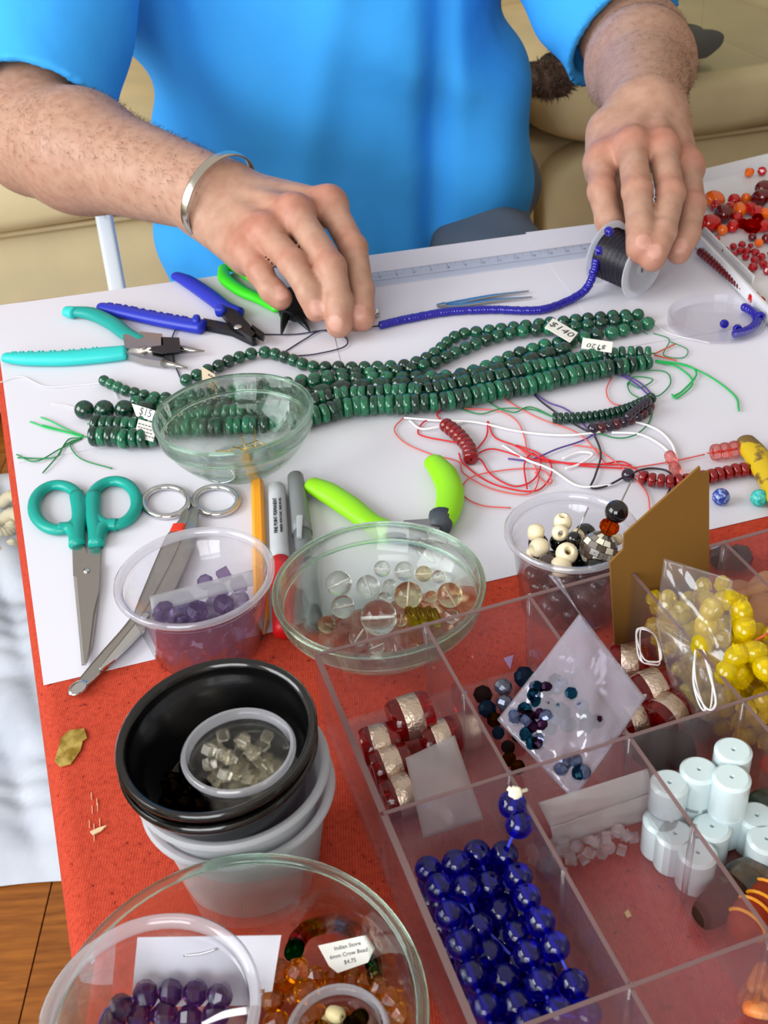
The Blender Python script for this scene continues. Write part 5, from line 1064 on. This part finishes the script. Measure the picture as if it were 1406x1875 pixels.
for k in range(34): p = pl.drop(.0030); j = k % 6; inst('mixed_bead', bmesh_of('barrel' if j in (1, 3) else 'facet', mm[j]), p, None, q_rand(), .0033, nmix[j]+' glass bead in the small cup of mixed beads', 'bead', nmix[j]+' beads in the mixed cup')
# ------------------------------------------------------------------ gold flake and scratches on the cloth
fk = [(106, 1375), (112, 1352), (128, 1338), (154, 1335), (160, 1352), (152, 1358), (148, 1375), (130, 1400), (110, 1405), (100, 1395)]
obj('gold_flake', prism(Q(fk, .0006), 0, .0006), pm('gold_leaf', (206, 178, 96), .35, .55, bump=.8, bscale=220, col2=(150, 120, 40), nscale=120), label='crinkled gold leaf flake stuck to the red cloth', cat='flake', smooth=False)
sc = []
for k in range(8):
    x, y = 172+rnd.gauss(0, 6), 1500+rnd.gauss(0, 26); sc.append(prism(Q([(x-.6, y-rnd.uniform(5, 12)), (x+.6, y-8), (x+1.0, y+rnd.uniform(5, 12)), (x, y+5)], .0004), 0, .00025))
sc.append(prism(Q([(165, 1524), (180, 1517), (196, 1512), (186, 1522), (170, 1530)], .0005), 0, .0006))
obj('paint_scrape', join(*sc), pm('paint_pale', (216, 190, 150), .6), label='pale paint scrape marks on the red cloth below the gold flake', cat='mark', smooth=False, kind='stuff')
# ================================================================== clear divided organiser box and what lies in its cells
hO = .050; oV = A(math.cos(math.radians(15.7)), math.sin(math.radians(15.7)), 0); oU = A(math.sin(math.radians(15.7)), -math.cos(math.radians(15.7)), 0)   # right, towards the viewer
O0 = P(580, 1204, hO); O0 = A(O0[0], O0[1], TZ+.0015); dV, dU = .0547, .0997; NC, NR = 6, 3
def OP(a, b, z=0.): "cell coordinates: a columns to the right, b rows towards the viewer"; return O0+oV*a*dV+oU*b*dU+A(0, 0, z)
MO = np.stack([oV, -oU, A(0, 0, 1)], 1); tO = .0017
m_org = thin('organiser_plastic', (251, 249, 250), .03, (226, 216, 226), .06, 1.15); m_orgf = thin('organiser_floor', (250, 246, 248), .10, (224, 196, 204), .10, .9)
m_edge = thin('organiser_edge', (225, 205, 205), .5, (176, 150, 148), .1, 1.0)  # light refracted and scattered in the pane edges, put into their colour
og = thing('organizer_box', OP(NC/2, NR/2), 'clear plastic divided organiser box full of beads', 'organiser')
obj('floor', box(OP(NC/2, NR/2, .001), (NC*dV, NR*dU, .0018), MO), m_orgf, og, False)
def pane(name, a0, b0, a1, b1, h=hO, t=tO):
    c = (OP(a0, b0)+OP(a1, b1))/2; L_ = np.linalg.norm(OP(a1, b1)-OP(a0, b0)); d = unit(OP(a1, b1)-OP(a0, b0))
    M_ = np.stack([d, np.cross((0, 0, 1), d), A(0, 0, 1)], 1)
    o = obj(name, box(c+A(0, 0, .002+(h-.002)/2), (L_, t, h-.002), M_), m_org, og, False)
    obj('top_edge', box(c+A(0, 0, h+.0002), (L_, t*.9, .0006), M_), m_edge, o, False); return o
e = .02
for b in range(NR+1): pane('outer_wall' if b in (0, NR) else 'cross_wall', e*0, b, NC, b, hO, .0022 if b in (0, NR) else tO)
for a in range(NC+1):
    for b in range(NR): pane('outer_wall' if a in (0, NC) else 'divider', a, b+.012, a, b+1-.012, hO if a in (0, NC) else hO-.0006, .0030 if a == 0 else tO)
for a in range(1, NC):
    for b in range(NR):
        obj('rib', tube([OP(a, b+.5, .002), OP(a, b+.5, hO+.0002)], .0014, 10), m_org, og)
    for b in range(NR+1): obj('post', tube([OP(a, b, .002), OP(a, b, hO+.0004)], .0017, 10), m_org, og)
lipm = m_org
def edge(p, q, r): return tube([p, q], r, 6)
def cellin(a, b, m=.003):
    "random spot inside a cell"
    def f(r, rad):
        x = r.uniform(a*dV+m+rad, (a+1)*dV-m-rad); y = r.uniform(b*dU+m+rad, (b+1)*dU-m-rad); p = O0+oV*x+oU*y; return p[0], p[1]
    return f
zf = TZ+.0015+.0022
print('bowl gap', ((cB-O0)@(-oU))-.0568*.985)
def px2cell(x, y, h): return P(x, y, h)
# --- blue strand in the front left cell
m_cob = pm('cobalt_glass', (14, 6, 186), .03, trans=.93, ior=1.5)
tb2 = thing('blue_bead_strand', OP(.5, 1.5), 'coiled strand of large glossy cobalt blue glass beads in the organiser', 'bead strand')
rb_ = .0057; cob = meshdata('cobalt_bead', ball(24, 15), m_cob, True); path_b = []; cols = 4; rows_ = 7
for lay in range(3):
    for i in range(cols):
        js = range(rows_) if (i+lay) % 2 == 0 else range(rows_-1, -1, -1)
        for j in js:
            x = .0062+rb_+i*(dV-.0115-2*rb_)/(cols-1)+(lay % 2)*.0022*(1 if i < 2 else -1); y = .0105+rb_+j*(dU-.016-2*rb_)/(rows_-1)+(.0030 if i % 2 else 0)-(.002 if lay == 1 else 0)
            dz = 0 if lay < 2 else (.0034*math.sin(1.7*i+.9*j)-.003*(1 if 2 <= j <= 5 and i in (1, 2) else 0))
            path_b.append(OP(0, 1)+oV*(x+rnd.gauss(0, .0005))+oU*(y+rnd.gauss(0, .0006))+A(0, 0, .0024+rb_+lay*.0102+dz))
top = [P(938, 1474, .0495), P(950, 1510, .046)]; path_b += [path_b[-1]*.4+top[1]*.6]*0+top[::-1]
for p in path_b: inst('bead', cob, p, tb2, q_rand(), rb_*rnd.uniform(.97, 1.04))
obj('cord', tube(catm(np.array(path_b), 2), .0007, 5), pm('cord_blue', (60, 70, 200), .6), tb2)
kn = P(944, 1452, .056); obj('knot', join(superbox(kn, (.0055, .0045, .0055), None, .8, 14, 8, .15, 1), tube([kn, P(930, 1443, .058)], .0011, 6), tube([kn, P(965, 1446, .055)], .0008, 6), tube([kn, P(940, 1475, .052)], .0012, 6)), pm('knot_white', (236, 230, 206), .8), tb2, label='white cord knot')
# --- red foil glass beads
m_ruby = pm('ruby_glass', (196, 8, 12), .04, trans=.86, ior=1.5); m_foil = pm('silver_foil', (206, 186, 166), .28, .9, bump=.9, bscale=420, bdetail=6)
def foil_bead(x, y, h, ax_, s, label, group='red foil glass beads'):
    c = P(x, y, h); M = np.array(q_axis(ax_).to_matrix()); t = thing('foil_bead', c-A(0, 0, .008*s), label, 'bead', group)
    r1 = .0092*s; hw = .0088*s
    obj('glass', lathe([(.0022*s, -hw), (r1*.86, -hw), (r1*.97, -hw*.8), (r1, -hw*.4), (r1, hw*.4), (r1*.97, hw*.8), (r1*.86, hw), (.0022*s, hw)], 26, c, M), m_ruby, t, 40)
    obj('foil_band', lathe([(r1*1.004, -hw*.46), (r1*1.02, -hw*.44), (r1*1.02, hw*.44), (r1*1.004, hw*.46)], 26, c, M), m_foil, t, 40)
ax1 = oV+A(0, 0, .05)
foil_bead(752, 1312, .019, ax1, 1.15, 'red glass foil bead on top of the pile in the back left cell'); foil_bead(697, 1362, .012, ax1+oU*.1, 1.05, 'red glass foil bead against the left wall of the back left cell'); foil_bead(716, 1402, .010, ax1, 1.05, 'red glass foil bead with crackled band below the top one'); foil_bead(738, 1455, .010, ax1, 1.0, 'red glass foil bead nearest the blue beads'); foil_bead(806, 1352, .011, ax1, 1.0, 'red glass foil bead behind the frosted strip in the back left cell')
foil_bead(1152, 1215, .013, ax1+oU*.5, 1.05, 'red glass foil bead behind the crumpled bag'); foil_bead(1196, 1262, .016, ax1+A(0, 0, .1), 1.1, 'red glass foil bead in the middle of the third back cell'); foil_bead(1222, 1306, .014, ax1+oU*-.4, 1.05, 'red glass foil bead by the white wire loops cell corner'); foil_bead(1160, 1320, .010, ax1, 1.0, 'red glass foil bead under the crumpled bag edge')
# frosted strip
m_fro = thin('frosted_film', (242, 242, 244), .40, (218, 214, 212), .3, .6)
obj('plastic_strip', sheet_mesh([P(742, 1388, .036), P(832, 1346, .036), P(885, 1500, .022), P(775, 1535, .018)], 14, 16, .004, DV, .0006, 4), m_fro, label='frosted translucent plastic strip leaning in the back left cell', cat='strip')
# --- second back cell: blue grey faceted beads and the large crumpled bag
m_bg = [clear('steel_blue_glass', (96, 128, 160), .12, 0., 1.5, milk=.25, milkcol=(50, 70, 100)), pm('grey_iris', (86, 92, 110), .12, .4, coat=.6), clear('smoke_glass', (120, 104, 100), .15, milk=.2, milkcol=(70, 60, 60)), clear('olive_amber', (150, 120, 40), .15)]
nbg = ['steel blue', 'iridescent grey', 'smoky', 'olive amber']
for k, (x, y, r, j) in enumerate([(884, 1272, 19, 2), (921, 1258, 19, 1), (960, 1240, 22, 0), (892, 1298, 18, 0), (925, 1288, 18, 1), (905, 1318, 15, 3), (912, 1342, 13, 0), (930, 1368, 14, 2), (932, 1390, 14, 3), (948, 1405, 14, 3), (950, 1345, 15, 2), (975, 1290, 18, 1), (975, 1340, 17, 2), (940, 1320, 15, 1)]):
    inst('iris_bead', bmesh_of('facet', m_bg[j]), P(x, y, .0085), None, q_rand(), r*.50/2000*1.05, nbg[j]+' faceted bead in the second back cell of the organiser', 'bead', nbg[j]+' beads in the second back cell')
tb_ = thing('plastic_bag', OP(1.6, .6), 'large crumpled clear plastic bag of tiny iridescent beads in the organiser', 'bag')
m_bagb = thin('bag_crinkle', (247, 247, 252), .20, (226, 222, 234), .10, 1.6, bump=.9, bscale=70)
bq = [P(1003, 1052, .078), P(1182, 1278, .058), P(1050, 1466, .040), P(910, 1318, .046)]
obj('film', sheet_mesh([P(1062, 1122, .074), bq[1], bq[2], bq[3]], 30, 30, .007, DV, .0016, 6), m_bagb, tb_); obj('film', sheet_mesh([P(1062, 1122, .072), P(1180, 1280, .054), P(1050, 1466, .034), P(912, 1320, .040)], 20, 20, -.004, DV, .0016, 8), m_bagb, tb_)
obj('twisted_corner', sheet_mesh([bq[0], P(1022, 1056, .078), P(1100, 1190, .068), P(1062, 1122, .074)], 12, 12, .002, DV, .0012, 9), m_bagb, tb_)
m_tiny = [clear('tiny_violet', (140, 100, 140), .2), pm('tiny_iris', (70, 80, 110), .1, .5, coat=.6), clear('tiny_teal', (90, 150, 170), .2)]
for k in range(46):
    u, v = rnd.uniform(.08, .92), rnd.uniform(.40, .93); a = bq[3]*(1-u)+bq[2]*u; b = P(1062, 1122, .072)*(1-u)+bq[1]*u; p = a*v+b*(1-v)
    if u > .75 and v < .7: continue
    inst('tiny_bead', bmesh_of('facet', m_tiny[k % 3]), p+DV*(.002+rnd.uniform(-.0015, .0015)), None, q_rand(), .0034, ['tiny violet', 'tiny iridescent grey', 'tiny teal'][k % 3]+' faceted bead inside the crumpled bag', 'bead', ['violet', 'iridescent', 'teal'][k % 3]+' beads in the crumpled bag')
obj('paper_scrap', prism([P(922, 1206, .004), P(940, 1200, .004), P(934, 1226, .003)], 0, .0004), pm('lilac_foil', (170, 140, 190), .4), label='tiny lilac triangle of foil in the second back cell', cat='scrap', smooth=False)
# --- third back cell: orange glass tubes, wire loops
m_org2 = clear('orange_rod_glass', (226, 84, 12), .15)
for k, (a, b) in enumerate((((1222, 1218), (1262, 1290)), ((1268, 1262), (1296, 1322)), ((1240, 1200), (1262, 1240)))):
    pth = np.linspace(P(a[0], a[1], .010), P(b[0], b[1], .008), 9); obj('glass_rod', tube(pth, [.002]+[.0042, .0046, .0042, .0046, .0042, .0046, .0042]+[.002], 10), m_org2, label=['ribbed orange glass tube bead beside the foil beads', 'ribbed orange glass tube bead below the yellow bag', 'ribbed orange glass tube bead at the foot of the yellow bag'][k], cat='bead', group='orange tube beads')
def loops(px, h, n, r, mat, label, name='wire_loop'):
    return obj(name, join(*[tube(catm(np.array([P(x+rnd.gauss(0, 3), y+rnd.gauss(0, 3), h+rnd.uniform(-.002, .004)) for x, y in px]), 8, True), r, 5, True) for _ in range(n)]), mat, label=label, cat='cord', kind='stuff')
loops([(1175, 1205), (1163, 1160), (1178, 1148), (1200, 1165), (1206, 1205), (1195, 1215)], .028, 3, .0004, m_whc, 'white looped string beside the brown card')
# --- fourth back cell: yellow strands in a bag
m_yel2 = pm('yellow_bead_glass', (255, 232, 0), .05, trans=.75, ior=1.45); ymesh = bmesh_of('facet', m_yel2)
ty2 = thing('yellow_bead_strand', OP(3.5, .5), 'heap of bright yellow transparent bead strands in the organiser', 'bead strand')
pl = Pile(lambda x, y: zf, cellin(3, 0, .003), 21)
for k in range(150):
    p = pl.drop(.0043, 4)
    if p[2] < TZ+.062: inst('bead', ymesh, p, ty2, q_rand(), .0047)
for cpts in ([(1285, 1180, .05), (1300, 1120, .062), (1335, 1098, .066), (1362, 1130, .062), (1360, 1180, .055)], [(1330, 1230, .05), (1350, 1200, .056), (1385, 1195, .056), (1400, 1225, .052)]):
    put_beads(ty2, catm(np.array([P(*q) for q in cpts]), 8), .0052, .0085, bmesh_of('oval', m_yel2))
for k in range(80):
    u, v = rnd.random(), rnd.random(); x = 1205+50*v+(95+20*v)*u; y = 1085+205*v+45*u
    inst('bead', ymesh, P(x, y, .040-.024*v+rnd.uniform(-.004, .004)), ty2, q_rand(), .0046)
obj('string', tube(catm(np.array([P(1345, 1190, .055), P(1375, 1178, .058), P(1405, 1160, .06)]), 6), .0006, 5), m_orth, ty2)
tyb = thing('plastic_bag', OP(3.3, .4), 'open clear plastic bag around the yellow bead strands', 'bag')
obj('film', sheet_mesh([P(1215, 1022, .078), P(1340, 1060, .074), P(1340, 1230, .050), P(1200, 1140, .048)], 20, 20, .006, DV, .0012, 12), m_bag, tyb); obj('film', sheet_mesh([P(1200, 1140, .048), P(1340, 1230, .050), P(1310, 1330, .02), P(1235, 1290, .015)], 18, 18, .004, DV, .0012, 13), m_bag, tyb)
loops([(1275, 1190), (1270, 1250), (1290, 1300), (1310, 1285), (1300, 1230), (1285, 1185)], .050, 3, .0004, m_whc, 'cream string loops over the yellow bead bag')
pl = Pile(lambda x, y: zf, cellin(3, 1, .003), 22); ty3 = thing('yellow_bead_strand', OP(3.5, 1.4), 'yellow and orange bead strands in the cell in front of the yellow bag', 'bead strand'); m_ora = clear('orange_bead_glass', (240, 120, 20), .2, milk=.1, milkcol=(230, 110, 20))
for k in range(60):
    p = pl.drop(.0045, 3); inst('bead', ymesh if k % 4 else bmesh_of('facet', m_ora), p, ty3, q_rand(), .0048)
# --- fifth back cell: stones
m_tan = pm('tan_stone', (206, 152, 112), .45, col2=(188, 130, 92), nscale=60)
for k, (x, y, h, s, lab) in enumerate(((1352, 1090, .010, (.020, .016, .012), 'flat pinkish tan stone behind the yellow beads'), (1392, 1075, .012, (.026, .012, .010), 'upper tan cylinder stone at the right edge'), (1388, 1128, .016, (.034, .018, .014), 'larger tan rod stone at the right edge'))): obj('tan_stone', superbox(P(x, y, h), s, MO@rotz(.5), .7, 20, 12), m_tan, label=lab, cat='stone', group='tan stones')
for k, (x, y) in enumerate(((1322, 1020), (1352, 1022))): inst('dark_stone', bmesh_of('facet', m_jet), P(x, y, .008), None, q_rand(), .0085, ['black faceted stone by the back wall of the organiser', 'second black faceted stone in the back right cell'][k], 'stone', 'black stones')
# --- front middle cell: rolled bag and chips
rl = [OP(1.06, 1.055, .036), OP(1.97, 1.055, .036)]
obj('plastic_bag', join(sheet_mesh([P(985, 1470, .046), P(1185, 1408, .046), P(1196, 1450, .030), P(1008, 1515, .030)], 18, 10, .004, DV, .0006, 15), sheet_mesh([P(1008, 1515, .030), P(1196, 1450, .030), P(1190, 1500, .012), P(1015, 1550, .012)], 18, 8, .002, DV, .0006, 16)), m_fro, label='frosted rolled plastic bag in the empty front cell', cat='bag', kind='stuff')
m_chip = clear('clear_chip', (246, 240, 238), .3, .1, milk=.15)
pl = Pile(lambda x, y: zf, lambda r, rad: tuple((O0+oV*r.uniform(1.1*dV, 1.92*dV)+oU*r.uniform(1.10*dU, 1.20*dU))[:2]), 31)
for k in range(38): p = pl.drop(.0026, 4); inst('clear_chip', bmesh_of('ball', m_chip) if k % 2 else bmesh_of('cube', m_chip), p, None, q_rand(), .0030 if k % 2 else .0024, 'tiny clear rounded chip bead under the frosted bag' if k % 2 else 'tiny clear angular chip bead under the frosted bag', 'bead', 'rounded clear chips' if k % 2 else 'angular clear chips')
obj('paper_scrap', prism([P(1143, 1672, .003), P(1150, 1666, .003), P(1156, 1678, .003), P(1148, 1682, .003)], 0, .0005), pm('scrap_tan', (190, 160, 120), .7), label='tiny tan flake on the floor of the empty front cell', cat='scrap', smooth=False)
# --- white glass cylinders
m_opal = pm('opal_glass', (204, 222, 223), .25, coat=.4, sss=.15)
rc2, hc2 = .0079, .0200
cyl = meshdata('opal_cylinder', lathe([(.0006, 0), (rc2-.001, 0), (rc2, .001), (rc2, hc2-.0012), (rc2-.0014, hc2), (.0010, hc2), (.0006, hc2-.002)], 30, closed=True), m_opal, 35)
tops = [(1343, 1372, 1), (1280, 1408, 1), (1340, 1420, 1), (1226, 1430, 1), (1212, 1480, 0), (1302, 1505, 0), (1240, 1520, 0), (1278, 1560, 0), (1398, 1460, 0), (1385, 1490, 0), (1395, 1520, 0), (1282, 1450, 0), (1335, 1475, 0), (1346, 1412, 0)]
place = [(1343, 1372, .043), (1340, 1422, .043), (1280, 1408, .040), (1226, 1432, .038), (1236, 1525, .022), (1304, 1512, .022), (1278, 1560, .022), (1386, 1492, .022), (1404, 1535, .022), (1212, 1500, .022)]
where = ['far right upper', 'tall front right upper', 'middle upper', 'left upper', 'left lower', 'middle lower', 'nearest', 'right lower', 'rightmost', 'leftmost rear lower']
for k, (x, y, h) in enumerate(place):
    t_ = P(x, y, h); inst('glass_cylinder', cyl, t_-A(0, 0, hc2), None, None, 1.0, where[k]+' white opal glass cylinder bead in the organiser', 'bead', 'white opal cylinders')
    if h > .03: inst('glass_cylinder', cyl, A(t_[0], t_[1], TZ+.0042), None, None, 1.0, 'white opal glass cylinder standing under the '+where[k]+' one', 'bead', 'white opal cylinders')
# --- stones and swirl bead
m_brn = clear('brown_quartz', (150, 112, 88), .25, .1, milk=.35, milkcol=(110, 80, 66)); m_dk = pm('dark_agate', (40, 34, 26), .1, coat=.6, col2=(84, 62, 30), nscale=50)
obj('quartz_stone', superbox(P(1214, 1372, .016), (.030, .020, .014), MO@rotz(-.4), .8, 22, 12, .03, 1), m_brn, label='smoky brown quartz stone behind the white cylinders', cat='stone')
obj('quartz_stone', superbox(P(1322, 1648, .010), (.030, .014, .012), MO@rotz(.35), .7, 22, 12, .03, 2), m_brn, label='smoky brown quartz rod in front of the white cylinders', cat='stone')
obj('agate_disc', superbox(P(1372, 1612, .010), (.022, .020, .013), MO, .9, 24, 14), m_dk, label='dark brown agate disc beside the white cylinders', cat='stone')
m_swirl = clear('swirl_glass', (236, 130, 96), .15, milk=.45, milkcol=(226, 104, 70)); m_yl = pm('swirl_yellow', (226, 150, 20), .3)
for k, (x, y) in enumerate(((1372, 1682), (1402, 1650))):
    c = P(x, y, .010); M = np.array(q_axis(oV-oU*.6).to_matrix()); t = thing('swirl_bead', c-A(0, 0, .008), ['orange swirl glass bead with yellow rings nearest the front wall', 'orange swirl glass bead with yellow ring at the right edge'][k], 'bead', 'orange swirl beads')
    obj('glass', xf(ball(22, 14), M@np.diag([1, 1, 1.25]), c, .0082), m_swirl, t)
    for z in (-.0035, .0035): obj('yellow_ring', tube([c+M@A(.0079*math.cos(q), .0079*math.sin(q), z) for q in np.linspace(0, 6.283, 25)[:-1]], .0008, 6, True), m_yl, t)
m_cor = pm('orange_shell', (226, 120, 50), .4, col2=(240, 190, 120), nscale=60)
for k, (x, y) in enumerate(((1388, 1790), (1402, 1808), (1394, 1850))): obj('shell_chip', superbox(P(x, y, .008), (.014, .006, .005), MO@rotz(.6+k), .7, 14, 8), m_cor, label=['upper', 'middle', 'lowest'][k]+' orange shell chip in the front row of the organiser', cat='chip', group='orange shell chips')
obj('green_stone', superbox(P(1398, 1470, .010), (.014, .012, .010), MO, .8, 16, 10), pm('green_stone', (50, 74, 60), .2, coat=.4), label='dark green stone behind the white cylinders', cat='stone')
# --- brown card standing at the back wall
pw = OP(0, .02); nw = oU
def on_wall(x, y):
    d = _fw+CR*(x-703)/F_PX-CU*(y-937.5)/F_PX; s_ = (pw-CC)@nw/(d@nw); return CC+d*s_
cd = [on_wall(*q) for q in ((1279, 852), (1281, 866), (1296, 860), (1296, 1010), (1297, 1050), (1232, 1160), (1124, 1182), (1115, 1028), (1139, 1004), (1141, 976))]
zmin = TZ+.0038; cd = [A(p[0], p[1], max(p[2], zmin)) for p in cd]
obj('cardboard_piece', prism(cd, 0, .0012, nw), pm('kraft_board', (122, 84, 26), .85, bump=.1, bscale=600), label='torn brown cardboard piece standing at the back of the organiser', cat='cardboard', smooth=False)
